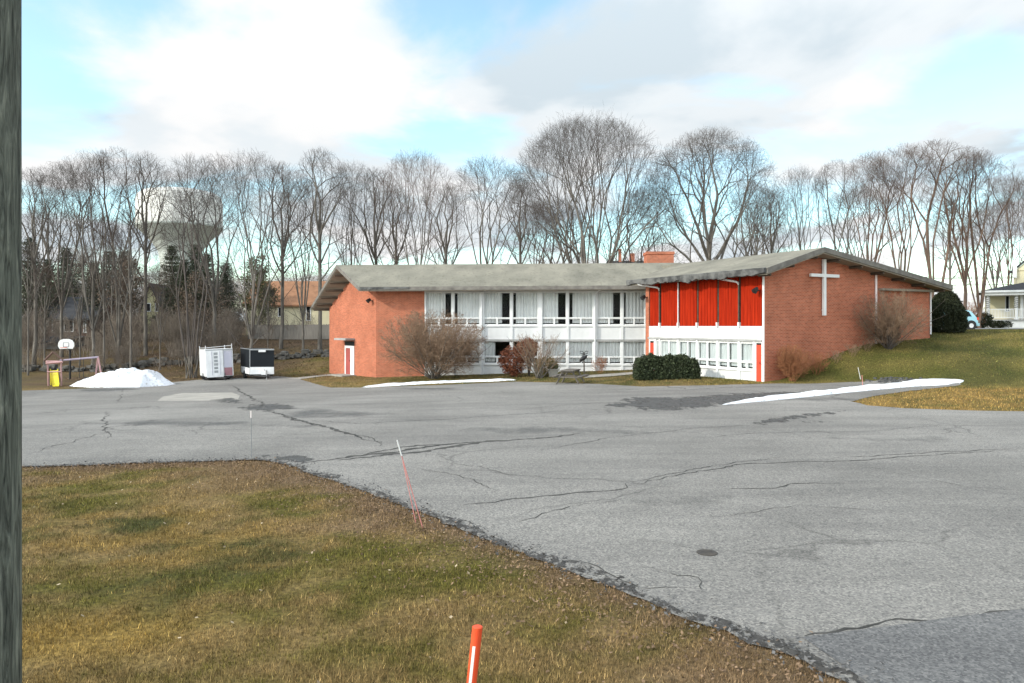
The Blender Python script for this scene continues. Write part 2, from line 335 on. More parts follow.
M['twig_orange'] = mat('orange_twigs', (0.34, 0.15, 0.07), (0.22, 0.095, 0.045), 0.95, 1.5)
M['hedge'] = leafmat('dark_hedge_leaves', (0.012, 0.018, 0.009), (0.060, 0.076, 0.036))
M['yew'] = leafmat('yew_needles', (0.012, 0.016, 0.008), (0.034, 0.040, 0.018))
M['pine'] = leafmat('pine_needles', (0.030, 0.038, 0.022), (0.075, 0.085, 0.050))
M['olive'] = leafmat('olive_leaves', (0.07, 0.075, 0.035), (0.14, 0.14, 0.075))
M['beech'] = leafmat('dead_beech_leaves', (0.11, 0.082, 0.060), (0.21, 0.155, 0.115))
M['rust'] = leafmat('rust_leaves', (0.10, 0.035, 0.020), (0.22, 0.075, 0.040))
M['yellowgreen'] = leafmat('yellow_green_leaves', (0.09, 0.09, 0.03), (0.20, 0.17, 0.06))
M['snow'] = mat('old_snow', (0.82, 0.84, 0.87), (0.66, 0.68, 0.71), 0.8, 1.8, bump=1.0, bscale=6, speck=(6.0, 0.58, (0.62, 0.60, 0.56)))
M['asphalt'] = asphalt('old_asphalt', (0.146, 0.141, 0.131), (0.240, 0.231, 0.214))
M['asphalt_new'] = asphalt('newer_asphalt', (0.112, 0.112, 0.112), (0.148, 0.147, 0.145))
M['asphalt_wet'] = raggedmat('broken_dark_asphalt', (0.022, 0.022, 0.022), (0.085, 0.083, 0.078), 0.44, 2.2, 0.16, 0.12)
M['damp'] = raggedmat('damp_asphalt', (0.085, 0.085, 0.084), (0.135, 0.133, 0.128), 0.46, 0.7, 0.5, 0.45, 0.75)
M['asphalt_edge'] = raggedmat('crumbled_edge', (0.018, 0.017, 0.015), (0.062, 0.056, 0.049), 0.485, 9.0)
M['rubble'] = mat('dark_rubble', (0.05, 0.05, 0.05), (0.10, 0.10, 0.10), 0.8, 4)
M['crack'] = mat('crack_fill', (0.030, 0.030, 0.028), (0.075, 0.072, 0.066), 0.95, 2.0)
M['concrete'] = mat('concrete', (0.34, 0.32, 0.285), (0.25, 0.24, 0.215), 0.9, 1.0, bump=0.2)
M['road'] = mat('road_surface', (0.25, 0.25, 0.25), (0.20, 0.20, 0.20), 0.9, 0.3)
M['ground'] = attrmat('grass_ground', 0.95, 14.0, 0.35, 1.6, bump=0.9)
M['blade'] = attrmat('grass_blades', 0.8, 3.0, 0.8, 1.25)
M['stone'] = mat('field_stone', (0.15, 0.14, 0.125), (0.075, 0.07, 0.06), 0.9, 2.0, bump=0.5)
M['orange'] = mat('orange_plastic', (0.82, 0.10, 0.035), (0.70, 0.075, 0.025), 0.45, 3)
M['pink'] = mat('faded_pink_fibreglass', (0.60, 0.24, 0.22), (0.52, 0.20, 0.18), 0.5, 3)
M['reflect'] = mat('reflective_tape', (0.82, 0.74, 0.72), (0.74, 0.66, 0.64), 0.35, 3)
M['yellow'] = mat('yellow_plastic', (0.72, 0.60, 0.03), (0.62, 0.50, 0.02), 0.4, 2)
M['weathered_wood'] = mat('weathered_wood', (0.17, 0.15, 0.13), (0.085, 0.075, 0.065), 0.9, 3, stretch=(1, 8, 8), bump=0.3)
M['navy'] = mat('black_blue_paint', (0.011, 0.014, 0.018), (0.007, 0.010, 0.013), 0.5, 1, spec=0.15)
M['lavender'] = mat('grey_lavender_panel', (0.46, 0.45, 0.52), (0.40, 0.39, 0.46), 0.5, 1)
M['mauve'] = mat('mauve_panel', (0.30, 0.15, 0.17), (0.24, 0.12, 0.135), 0.5, 1)
M['rubber'] = mat('tyre_rubber', (0.018, 0.018, 0.018), (0.025, 0.025, 0.025), 0.8)
M['cream'] = mat('cream_siding', (0.66, 0.60, 0.40), (0.58, 0.53, 0.36), 0.7, 1)
M['paleyellow'] = mat('pale_yellow_siding', (0.56, 0.52, 0.30), (0.48, 0.44, 0.26), 0.7, 1)
M['brownsiding'] = mat('red_brown_siding', (0.13, 0.075, 0.06), (0.095, 0.055, 0.045), 0.8, 1)
M['greysiding'] = mat('grey_siding', (0.26, 0.25, 0.24), (0.20, 0.195, 0.19), 0.8, 1, stretch=(0.3, 0.3, 6))
M['orange_roof'] = mat('orange_brown_shingle', (0.30, 0.155, 0.085), (0.22, 0.11, 0.06), 0.9, 1.5, bump=0.3)
M['dark_roof'] = mat('dark_shingle', (0.045, 0.047, 0.052), (0.032, 0.033, 0.037), 0.9, 2, bump=0.3)
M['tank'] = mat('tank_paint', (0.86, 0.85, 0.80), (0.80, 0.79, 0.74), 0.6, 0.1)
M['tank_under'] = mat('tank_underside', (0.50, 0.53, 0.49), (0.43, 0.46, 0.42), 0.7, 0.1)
M['carblue'] = mat('pale_blue_car_paint', (0.30, 0.53, 0.60), (0.28, 0.50, 0.57), 0.25, 1, spec=0.5)
M['fence'] = mat('grey_board_fence', (0.22, 0.205, 0.185), (0.15, 0.14, 0.125), 0.9, 2, stretch=(6, 6, 0.5))
M['iron'] = mat('rusted_iron', (0.045, 0.042, 0.040), (0.07, 0.06, 0.05), 0.7, 6)
def polemat():
    m, t, b, l = newmat('creosoted_pole'); b.inputs['Roughness'].default_value = 0.85; b.inputs['Specular IOR Level'].default_value = 0.2
    c = N(t, 'ShaderNodeTexCoord'); mp = N(t, 'ShaderNodeMapping', inp={'Scale': (24, 24, 2.4)}); l(c.outputs['Object'], mp.inputs['Vector'])
    n = N(t, 'ShaderNodeTexNoise', inp={'Scale': 1.6, 'Detail': 9.0, 'Roughness': 0.6, 'Distortion': 1.6}); l(mp.outputs[0], n.inputs['Vector'])
    r = ramp(t, [(0.30, (0.014, 0.018, 0.017, 1)), (0.42, (0.078, 0.085, 0.072, 1)), (0.56, (0.155, 0.168, 0.142, 1)), (0.72, (0.29, 0.30, 0.25, 1))]); l(n.outputs['Fac'], r.inputs[0]); l(r.outputs[0], b.inputs['Base Color'])
    w = N(t, 'ShaderNodeTexNoise', inp={'Scale': 5.0, 'Detail': 6.0, 'Distortion': 0.8}); l(mp.outputs[0], w.inputs['Vector'])
    bp = N(t, 'ShaderNodeBump', inp={'Strength': 0.7, 'Distance': 0.03}); l(n.outputs['Fac'], bp.inputs['Height'])
    bp2 = N(t, 'ShaderNodeBump', inp={'Strength': 0.4, 'Distance': 0.01}); l(w.outputs['Fac'], bp2.inputs['Height']); l(bp.outputs[0], bp2.inputs['Normal']); l(bp2.outputs[0], b.inputs['Normal'])
    return m
M['pole'] = polemat()

# ------------------------------------------------------------------ the ground and the paving
# outline of the parking lot, read off the photograph and set down on the ground
EDGE_FRONT = [(-160, 470), (22, 468), (90, 466), (150, 464), (215, 462), (262, 461), (285, 465), (310, 474), (345, 486), (385, 500), (425, 515), (455, 528), (512, 551), (560, 569), (600, 585), (650, 605), (700, 625), (750, 645), (800, 664), (860, 690)]
EDGE_REST = [(1500, 700), (1500, 432), (1200, 420), (1024, 412), (960, 411), (905, 409), (868, 406), (852, 402), (872, 397), (905, 392), (940, 388), (962, 385), (955, 381), (920, 379), (880, 380), (840, 383), (805, 384), (770, 384), (700, 386), (640, 387), (600, 384.5), (560, 383), (515, 382), (440, 385.5), (365, 388), (330, 388), (314, 384), (296, 378), (278, 376.5), (235, 378.5), (200, 380), (165, 383), (110, 388), (22, 391), (-160, 394)]
def dense(pts, step, jit=0.0, seed=1):
    r_ = random.Random(seed); out = []
    for i in range(len(pts)):
        a, b = pts[i], pts[(i + 1) % len(pts)]; n = max(1, int((b - a).length / step))
        for k in range(n):
            p = a.lerp(b, k / n); out.append(p + Vector((r_.uniform(-jit, jit), r_.uniform(-jit, jit), 0)))
    return out
def inside(poly, x, y):
    c = np.zeros(x.shape, bool); n = len(poly)
    for i in range(n):
        x0, y0 = poly[i][0], poly[i][1]; x1, y1 = poly[i - 1][0], poly[i - 1][1]
        if y0 == y1: continue
        k = ((y0 > y) != (y1 > y)) & (x < (x1 - x0) * (y - y0) / (y1 - y0) + x0); c ^= k
    return c
def sheet(name, poly, m, off, spacing=1.0, kind='structure', fray=None):
    xs = [p[0] for p in poly]; ys = [p[1] for p in poly]
    gx, gy = np.meshgrid(np.arange(min(xs), max(xs), spacing), np.arange(min(ys), max(ys), spacing))
    gx = gx.ravel() + 0.013; gy = gy.ravel() + 0.017; k = inside(poly, gx, gy)
    vc = [Vector((p[0], p[1])) for p in poly] + [Vector((a, b)) for a, b in zip(gx[k], gy[k])]
    n = len(poly)
    res = delaunay_2d_cdt(vc, [], [list(range(n))], 1, 1e-4)
    v2 = np.array([(p.x, p.y) for p in res[0]]); z = terr(v2[:, 0], v2[:, 1]) + off
    fc = [tuple(f) for f in res[2]]
    cen = np.array([v2[list(f)].mean(0) for f in fc]); ok = inside(poly, cen[:, 0], cen[:, 1])
    fc = [f for f, o in zip(fc, ok) if o]
    me = bpy.data.meshes.new(name); me.from_pydata([(a, b, c) for (a, b), c in zip(v2, z)], [], fc); me.update()
    if fray:     # how far in from the outline, for a frayed edge
        pl = np.array([(p[0], p[1]) for p in poly]); dd = np.full(len(v2), 99.0)
        for a_, b_ in zip(pl, np.roll(pl, -1, 0)):
            e = b_ - a_; t_ = np.clip(((v2 - a_) @ e) / (e @ e + 1e-9), 0, 1); dd = np.minimum(dd, np.linalg.norm(v2 - a_ - t_[:, None] * e, axis=1))
        at = me.attributes.new('inset', 'FLOAT', 'POINT'); at.data.foreach_set('value', np.clip(dd / fray, 0, 1).astype(np.float32))
    o = link(name, me, m, smooth=True)
    if kind: tag(o, kind=kind)
    return o
fw = [gp(*p) for p in EDGE_FRONT]
def openline(pts, step, jit, seed):
    r_ = random.Random(seed); out = []
    for a, b in zip(pts[:-1], pts[1:]):
        n = max(1, int((b - a).length / step))
        for k in range(n): out.append(a.lerp(b, k / n) + Vector((r_.uniform(-jit, jit), r_.uniform(-jit, jit), 0)))
    out.append(pts[-1]); return out
LOT_FRONT = openline(fw, 0.22, 0.05, 3)
LOT = LOT_FRONT + openline([gp(*p) for p in EDGE_REST], 0.5, 0.06, 5)

def ground_color(x, y):
    """what grows where: dormant lawn, worn brown edges, leaf litter under the trees"""
    n1_ = fbm(x * 0.55, y * 0.75, 5); n2_ = fbm(x * 1.9 + 40, y * 2.3 + 11, 4); n3_ = fbm(x * 0.22 + 9, y * 0.3 + 70, 3); n4_ = fbm(x * 5 + 3, y * 5 + 8, 3)
    green = np.array([0.116, 0.104, 0.022]); dark = np.array([0.046, 0.056, 0.018]); tan = np.array([0.25, 0.170, 0.072]); brown = np.array([0.150, 0.100, 0.056]); orange = np.array([0.25, 0.165, 0.042]); litter = np.array([0.105, 0.070, 0.042])
    def mix(a, b, k): return a * (1 - k[..., None]) + b * k[..., None]
    c = mix(np.broadcast_to(green, x.shape + (3,)), dark, 0.9 * sm(0.51, 0.64, 0.65 * n3_ + 0.35 * n2_))
    c = mix(c, tan, 0.9 * sm(0.36, 0.57, 0.45 * n1_ + 0.3 * n2_ + 0.25 * n4_))
    c = mix(c, orange, 0.55 * sm(0.57, 0.68, n3_ * 0.5 + n2_ * 0.5))
    op = np.exp(-(((x + 4.0) / .9) ** 2 + ((y - 6.9) / .45) ** 2)); c = mix(c, orange * 1.1, np.clip(op * 1.2, 0, .8))
    # brown worn strip along the front edge of the lot
    e = np.array([(p.x, p.y) for p in LOT_FRONT])
    near = (y < 22) & (x > -30) & (x < 12)
    dd = np.full(x.shape, 9.0)
    if near.any():
        px_, py_ = x[near], y[near]; q = np.full(px_.shape, 9.0)
        for i in range(0, len(e), 3): q = np.minimum(q, np.hypot(px_ - e[i, 0], py_ - e[i, 1]))
        dd[near] = q
    wid = 0.7 + 2.4 * sm(0.35, 0.7, n1_)
    kb = (1 - sm(0.0, 1.0, dd / np.maximum(wid, 0.1)))
    c = mix(c, brown * 1.25, np.clip(kb * 1.2, 0, 0.95))
    # right lawn greener, wedge beside the lot dry
    right = sm(8, 14, x) * sm(30, 34, y)
    lawnc = mix(mix(np.broadcast_to(np.array([0.094, 0.094, 0.022]), x.shape + (3,)), np.array([0.165, 0.138, 0.040]), sm(0.42, 0.6, n1_)), np.array([0.052, 0.060, 0.017]), 0.6 * sm(0.55, 0.7, n3_))
    c = mix(c, lawnc, right)
    nd = (x - CX) * 0.286 + (y - CY) * 0.958
    wedge = sm(10, 13, x) * (1 - sm(-1.8, 0.6, nd + (n1_ - .5) * 1.5)) * sm(20, 23, y)
    c = mix(c, mix(np.broadcast_to(np.array([0.27, 0.175, 0.055]), x.shape + (3,)), np.array([0.13, 0.105, 0.032]), sm(0.5, 0.65, n2_)), wedge)
    # leaf litter behind the lot on the left
    lit = (1 - sm(-9.5, -7, x + (n1_ - .5) * 4)) * sm(44, 52, y) * (0.55 + 0.45 * sm(0.4, 0.6, n1_)) * (1 - 0.75 * (sm(-20, -16, x) * (1 - sm(64, 80, y))))
    c = mix(c, litter, lit)
    far = sm(66, 80, y) * (1 - sm(10, 22, x)); c = mix(c, litter * 0.9, far * 0.8)
    strip = sm(-9, -6, x) * (1 - sm(9, 12, x)) * sm(36, 38, y) * (1 - sm(54, 57, y))
    c = mix(c, mix(np.broadcast_to(np.array([0.075, 0.074, 0.02]), x.shape + (3,)), np.array([0.17, 0.125, 0.045]), sm(0.4, 0.6, n2_)), strip)
    return c * (0.82 + 0.36 * n4_[..., None])
def axis(parts):
    out = []
    for a, b, s in parts: out.append(np.arange(a, b, s))
    out.append([parts[-1][1]]); return np.concatenate(out)
ax = axis([(-1500, -200, 100), (-200, -60, 10), (-60, -24, 2), (-24, -16, 1), (-16, 10, 0.4), (10, 44, 1), (44, 120, 4), (120, 300, 20), (300, 1500, 100)])
ay = axis([(-60, 0, 6), (0, 5, 1), (5, 18, 0.4), (18, 66, 1), (66, 120, 3), (120, 300, 15), (300, 2000, 100)])
gx, gy = np.meshgrid(ax, ay); gz = terr(gx, gy) - 0.0
nx_, ny_ = len(ax), len(ay); idx = np.arange(nx_ * ny_).reshape(ny_, nx_)
gf = np.stack([idx[:-1, :-1], idx[:-1, 1:], idx[1:, 1:], idx[1:, :-1]], -1).reshape(-1, 4)
me = npmesh('ground', np.stack([gx, gy, gz], -1).reshape(-1, 3), gf, ground_color(gx, gy).reshape(-1, 3) * 0.8)
tag(link('ground', me, M['ground'], smooth=True), 'dormant lawn and leaf strewn soil round the parking lot', kind='structure')

sheet('parking_lot', LOT, M['asphalt'], 0.022, 1.0)
# newer asphalt in the near right corner
road_poly = [gp(*p, 0.0) for p in [(803, 641), (880, 630), (950, 621), (1024, 613), (1250, 590), (1500, 640), (1500, 699), (870, 689)]]
sheet('driveway', openline(road_poly + [road_poly[0]], 0.3, 0.012, 8)[:-1], M['asphalt_new'], 0.028, 1.0)
def ragged(pts, amp, seed, step=0.3):
    r_ = random.Random(seed); q = openline(pts + [pts[0]], step, amp, seed)[:-1]; return q
def blob(cx, cy, w, h, seed, n=40, rough=0.35):
    """ragged patch given as an ellipse of pixels on the ground"""
    ph = [random.Random(seed + i).uniform(0, 6.28) for i in range(6)]; out = []
    for i in range(n):
        a = 2 * math.pi * i / n; k = 1 + rough * sum(math.sin(a * (j + 2) + ph[j]) / (j + 1.5) for j in range(6)) * 0.6
        out.append(gp(cx + w * k * math.cos(a), cy + h * k * math.sin(a)))
    return out
sheet('asphalt_patch', ragged([gp(*p) for p in [(600, 406), (630, 398), (690, 397), (740, 393.5), (800, 391.5), (818, 391), (800, 395), (760, 400), (736, 405), (700, 409), (660, 412), (640, 411)]], 0.12, 4, 0.4), M['asphalt_wet'], 0.027, 0.25, fray=0.9)
sheet('asphalt_patch', ragged([gp(*p) for p in [(752, 424), (770, 419), (800, 415), (848, 411), (846, 413), (812, 418), (790, 423), (760, 427)]], 0.06, 9, 0.3), M['asphalt_wet'], 0.027, 0.2, fray=0.45)
sheet('asphalt_patch', blob(812, 423, 11, 1.4, 31), M['asphalt_wet'], 0.027, 0.25, fray=0.9)
sheet('asphalt_patch', blob(268, 408, 30, 4.0, 12), M['asphalt_wet'], 0.0275, 0.25, fray=0.8)
sheet('asphalt_patch', blob(228, 401, 15, 3.0, 14), M['asphalt_wet'], 0.0275, 0.25, fray=0.8)
sheet('asphalt_patch', blob(292, 460, 30, 4.0, 15), M['asphalt_wet'], 0.0275, 0.15, fray=0.4)
for i, (cx_, cy_, w_, h_) in enumerate(((120, 390, 62, 2.6), (800, 400, 90, 4), (420, 389, 70, 2.2), (390, 456, 75, 5), (690, 505, 120, 14), (200, 425, 120, 6), (560, 432, 140, 7), (900, 440, 110, 7), (330, 415, 80, 6), (620, 540, 90, 12), (480, 480, 80, 9))):
    sheet('damp_patch', blob(cx_, cy_, w_, h_, 50 + i), M['damp'], 0.0245 + i * .0001, 0.35, fray=1.5)
sheet('concrete_slab', [gp(*p) for p in [(157, 401.5), (163, 397), (182, 393.5), (232, 393), (240, 396), (238, 400), (200, 401.5)]], M['concrete'], 0.0265, 0.8)
sheet('concrete_slab', [gp(*p) for p in [(106, 397), (128, 391), (160, 386.5), (205, 385.5), (200, 389), (160, 391), (130, 397)]], M['asphalt'], 0.0262, 0.8)
sheet('path', [gp(*p) for p in [(584, 378.2), (612, 376.6), (646, 373.4), (668, 371.5), (650, 371), (620, 373.4), (590, 375.4)]], M['concrete'], 0.03, 0.6)
sheet('path', [gp(*p) for p in [(286, 379), (300, 377.5), (328, 374.5), (346, 374.0), (346, 375.5), (322, 376.6), (300, 379.5)]], M['concrete'], 0.03, 0.6)
# cracks, one sheet of narrow ribbons
cv, cf = [], []
def crack(pts, w=0.03, seed=0, jit=0.06):
    r_ = random.Random(seed); q = openline([gp(*p) for p in pts], 0.12, 0, seed); n = len(q); off = 0; side = []
    for i, p in enumerate(q):
        d = (q[min(i + 1, n - 1)] - q[max(i - 1, 0)]); d.z = 0; d.normalize(); s = Vector((-d.y, d.x, 0))
        off = 0.85 * off + r_.uniform(-jit, jit); c = p + s * off; ww = w * r_.uniform(0.25, 1.3) * min(1, 0.15 + 4 * i / n, 0.15 + 4 * (n - 1 - i) / n)
        side.append((c + s * ww * 0.5, c - s * ww * 0.5))
    b = len(cv)
    for l_, rr in side:
        for c in (l_, rr): cv.append((c.x, c.y, tz(c.x, c.y) + 0.0265))
    for i in range(n - 1): cf.append((b + 2 * i, b + 2 * i + 1, b + 2 * i + 3, b + 2 * i + 2))
CR = [([(340, 462), (400, 455), (450, 447), (520, 440), (580, 434)], .22), ([(300, 464), (360, 457), (410, 451), (470, 443)], .18), ([(350, 458), (420, 447), (500, 441)], .10), ([(270, 412), (300, 422), (345, 433), (380, 444)], .14), ([(262, 410), (320, 427), (372, 440), (384, 448)], .07),
      ([(285, 420), (360, 424), (440, 420), (560, 412), (620, 409)], .05), ([(30, 455), (110, 432), (200, 426)], .03), ([(105, 412), (106, 440)], .05), ([(125, 389), (122, 396), (118, 404)], .05),
      ([(460, 508), (520, 500), (575, 495), (625, 489), (632, 484)], .05), ([(628, 487), (690, 474), (740, 465), (820, 463), (880, 459), (1023, 450)], .045), ([(625, 484), (660, 476), (720, 466), (790, 458)], .03),
      ([(512, 524), (560, 511), (620, 500)], .025), ([(720, 491), (775, 491), (800, 485), (850, 484)], .035), ([(830, 460), (900, 456), (1020, 449)], .04), ([(805, 640), (870, 631), (940, 622), (1026, 612)], .045),
      ([(540, 452), (600, 440), (690, 429), (790, 424)], .03), ([(650, 385), (690, 390), (735, 388), (790, 386.5)], .10), ([(600, 391), (660, 389), (720, 386.5)], .08), ([(660, 441), (760, 434), (870, 432), (960, 424)], .025),
      ([(945, 430), (958, 433), (975, 434)], .03), ([(420, 470), (470, 480), (500, 492)], .025), ([(430, 462), (480, 468), (510, 478)], .02), ([(580, 560), (610, 572), (640, 590), (690, 590)], .02), ([(640, 569), (700, 580), (705, 594)], .02),
      ([(512, 410), (600, 403), (660, 402)], .04), ([(200, 445), (330, 432), (470, 428)], .025), ([(230, 385), (240, 391), (262, 404), (270, 412)], .12), ([(520, 420), (640, 428), (760, 440)], .018), ([(880, 470), (960, 487), (1024, 492)], .014), ([(700, 520), (800, 508), (900, 515)], .012)]
for i, (p, w) in enumerate(CR): crack(p, w, 20 + i, 0.05 + w * 0.15)
for i in range(len(LOT_FRONT)):      # crumbling lip along the grass
    pass
me = bpy.data.meshes.new('pavement_cracks'); me.from_pydata(cv, [], cf); tag(link('pavement_cracks', me, M['crack']), kind='structure')
# crumbled black edge of the lot
ev, ef = [], []
for a in range(len(LOT_FRONT)):
    p = LOT_FRONT[a]; k = fbm(np.array([p.x * 1.7]), np.array([p.y * 1.7]), 3)[0]; w = 0.05 + 0.36 * max(0, k - 0.36) * 2
    d = LOT_FRONT[min(a + 1, len(LOT_FRONT) - 1)] - LOT_FRONT[max(a - 1, 0)]; s = Vector((-d.y, d.x, 0)).normalized()
    for c in (p - s * 0.03, p + s * w): ev.append((c.x, c.y, tz(c.x, c.y) + 0.0262))
for i in range(len(LOT_FRONT) - 1): ef.append((2 * i, 2 * i + 1, 2 * i + 3, 2 * i + 2))
me = bpy.data.meshes.new('asphalt_edge'); me.from_pydata(ev, [], ef); tag(link('asphalt_edge', me, M['asphalt_edge']), kind='structure')
# the far road on the right
rv = []
rp = [pt(0, 0, 1)]
road_far = [(30, 57.5), (38, 57.5), (60, 58.5), (110, 62), (110, 69), (60, 65.5), (38, 64), (24, 64), (24, 57.5)]
sheet('road', [Vector((a, b, 0)) for a, b in road_far], M['road'], 0.03, 2.0)

# ------------------------------------------------------------------ grass, litter, crumbs
def in_lot(x, y): return inside(LOT, x, y)
def blades(name, x, y, h, w, m, bright=1.0, kind='stuff', label=None):
    n = len(x); z = terr(x, y); a = rng.uniform(0, 2 * np.pi, n); lean = rng.normal(0, 0.55, n) * h; la = rng.uniform(0, 2 * np.pi, n)
    dx_, dy_ = np.cos(a) * w * 0.5, np.sin(a) * w * 0.5
    v = np.empty((n, 3, 3)); v[:, 0] = np.stack([x - dx_, y - dy_, z - 0.004], -1); v[:, 1] = np.stack([x + dx_, y + dy_, z - 0.004], -1)
    v[:, 2] = np.stack([x + np.cos(la) * lean, y + np.sin(la) * lean, z + h], -1)
    c = ground_color(x, y) * bright * np.exp(rng.normal(-.05, .48, n))[:, None]
    dry = rng.random(n) < 0.16; c[dry] = c[dry] * 0.4 + np.array([0.25, 0.175, 0.08]) * 0.6
    me = npmesh(name, v.reshape(-1, 3), np.arange(3 * n).reshape(-1, 3), np.repeat(c, 3, axis=0))
    o = link(name, me, m); return tag(o, label, 'grass', kind=kind)
n = 420000
u = rng.random(n); yy = 5.0 + 11.5 * u ** 1.35; xx = rng.uniform(-1, 1, n) * (yy * 0.72 + 0.5)
k = ~in_lot(xx, yy) & (yy < 16.8); xx, yy = xx[k], yy[k]
k = rng.random(len(xx)) < 0.25 + 0.75 * sm(0.33, 0.5, fbm(xx * 2.2, yy * 2.2, 4)); xx, yy = xx[k], yy[k]
blades('lawn_grass', xx, yy, rng.uniform(0.018, 0.060, len(xx)) * (0.6 + 0.8 * fbm(xx * 1.3, yy * 1.3, 3)), rng.uniform(0.003, 0.007, len(xx)) * (0.8 + yy / 16), M['blade'], 1.0, label='short patchy winter grass of the near lawn')
n = 150000
xx = rng.uniform(9, 40, n); yy = rng.uniform(22, 52, n)
tt = (xx - CX) * 0.89 + (yy - CY) * 0.455; ss = (xx - CX) * 0.455 - (yy - CY) * 0.89
k = ~in_lot(xx, yy) & ~((tt > -0.1) & (tt < 13.7) & (ss < 0.05) & (ss > -14)) & (xx / yy < 0.75); xx, yy = xx[k], yy[k]
blades('lawn_grass', xx, yy, rng.uniform(0.03, 0.09, len(xx)), rng.uniform(0.012, 0.03, len(xx)), M['blade'], 1.0, label='greener grass on the bank beside the gabled hall')
n = 60000
xx = rng.uniform(-30, 13, n); yy = rng.uniform(36, 66, n)
k = ~in_lot(xx, yy) & (yy - 51 + 0.078 * (xx + 9.4) < 0) | ((xx < -10) & (yy > 51) & ~in_lot(xx, yy)); xx, yy = xx[k], yy[k]
blades('lawn_grass', xx, yy, rng.uniform(0.03, 0.10, len(xx)), rng.uniform(0.012, 0.03, len(xx)), M['blade'], 1.0, label='thin grass strip before the long wing and behind the trailers')
# fallen leaves and bark crumbs near the edge of the lot
def flakes(name, x, y, size, m, label, lift=0.012):
    n = len(x); z = terr(x, y) + lift + rng.uniform(0, 0.03, n); a = rng.uniform(0, 6.28, n); t = rng.normal(0, 0.35, (n, 2))
    u_ = np.stack([np.cos(a), np.sin(a), t[:, 0]], -1) * size[:, None]; w_ = np.stack([-np.sin(a), np.cos(a), t[:, 1]], -1) * size[:, None] * 0.6
    c = np.stack([x, y, z], -1); v = np.stack([c - u_, c + w_ * 0.9, c + u_, c - w_], 1).reshape(-1, 3)
    me = npmesh(name, v, np.arange(4 * n).reshape(-1, 4)); return tag(link(name, me, m), label, 'leaves', kind='stuff')
e = np.array([(p.x, p.y) for p in LOT_FRONT if p.y < 17 and p.x < 6])
i = rng.integers(0, len(e), 9000); q_ = rng.exponential(0.55, 9000); xx = e[i, 0] + rng.normal(0, 0.25, 9000) - q_ * .5; yy = e[i, 1] + rng.normal(0, 0.25, 9000) - q_ * .8
k = (~in_lot(xx, yy)) | (rng.random(9000) < 0.06); xx, yy = xx[k], yy[k]
flakes('fallen_leaves', xx, yy, rng.uniform(0.008, 0.026, len(xx)), leafmat('leaf_litter', (0.075, 0.046, 0.026), (0.25, 0.165, 0.10)), 'brown leaf crumbs along the ragged asphalt edge', 0.02)
xx = rng.uniform(-9, 5, 260); yy = rng.uniform(5.5, 15, 260); k = ~in_lot(xx, yy); xx, yy = xx[k], yy[k]
flakes('fallen_leaves', xx, yy, rng.uniform(0.010, 0.028, len(xx)), leafmat('pale_leaf_litter', (0.20, 0.15, 0.09), (0.42, 0.34, 0.23)), 'scattered pale dead leaves on the near lawn', 0.03)
i = rng.integers(0, len(e), 2600); xx = e[i, 0] + rng.normal(0.05, 0.16, 2600); yy = e[i, 1] + rng.normal(0.05, 0.16, 2600)
flakes('asphalt_crumbs', xx, yy, rng.uniform(0.008, 0.03, len(xx)), leafmat('asphalt_crumb', (0.03, 0.03, 0.03), (0.16, 0.155, 0.15)), 'black and grey asphalt crumbs at the broken edge', 0.024)
xx = rng.uniform(-34, -9, 9000); yy = rng.uniform(55, 78, 9000)
k = ~in_lot(xx, yy); xx, yy = xx[k], yy[k]
flakes('leaf_litter', xx, yy, rng.uniform(0.03, 0.08, len(xx)), leafmat('woodland_litter', (0.09, 0.055, 0.032), (0.24, 0.15, 0.085)), 'brown leaf litter under the bare trees', 0.03)

# ------------------------------------------------------------------ snow
def snow_strip(name, line, width, height, label, seed, soft=1.0):
    q = openline([gp(*p) for p in line], 0.18, 0, seed); n = len(q); vs_, fs = [], []; K = 9; r_ = random.Random(seed)
    for i, p in enumerate(q):
        d = (q[min(i + 1, n - 1)] - q[max(i - 1, 0)]); d.z = 0; d.normalize(); s = Vector((-d.y, d.x, 0))
        t = i / (n - 1); env = min(1, (t * 7) ** 0.6, ((1 - t) * 9) ** 0.6)
        ww = width(t) * env * (0.75 + 0.6 * float(fbm(np.array([p.x * 0.9 + seed]), np.array([p.y * 0.9]), 3)[0])) + 0.02
        hh = height(t) * env * (0.6 + 0.9 * float(fbm(np.array([p.x * 1.3]), np.array([p.y * 1.3 + seed]), 3)[0]))
        for j in range(K):
            f_ = j / (K - 1) * 2 - 1; c = p + s * (f_ * ww * 0.5 + 0.10 * (vnoise(np.array([i * 0.35 + j]), np.array([seed * 1.0]))[0] - .5)); h = hh * max(0, 1 - f_ * f_) ** 0.6
            vs_.append((c.x, c.y, tz(c.x, c.y) + (-0.02 if j in (0, K - 1) else 0.02 + h * (0.9 + 0.2 * r_.random()))))
    for i in range(n - 1):
        for j in range(K - 1): fs.append((i * K + j, (i + 1) * K + j, (i + 1) * K + j + 1, i * K + j + 1))
    me = bpy.data.meshes.new(name); me.from_pydata(vs_, [], fs); me.update()
    return tag(link(name, me, M['snow'], smooth=True), label, 'snow')
snow_strip('snow_bank', [(722, 405.5), (760, 401), (800, 396.5), (840, 392), (880, 387.8), (920, 384.5), (964, 380.8)], lambda t: 1.15 * (0.5 + 0.7 * t), lambda t: 0.10 + 0.05 * t, 'long melting white snow bank along the kerb of the right lawn', 5)
snow_strip('snow_bank', [(362, 387.5), (400, 385), (430, 383.2), (470, 381.6), (516, 380.2)], lambda t: 0.8, lambda t: 0.10, 'thin white snow strip in front of the big bare shrub', 6)
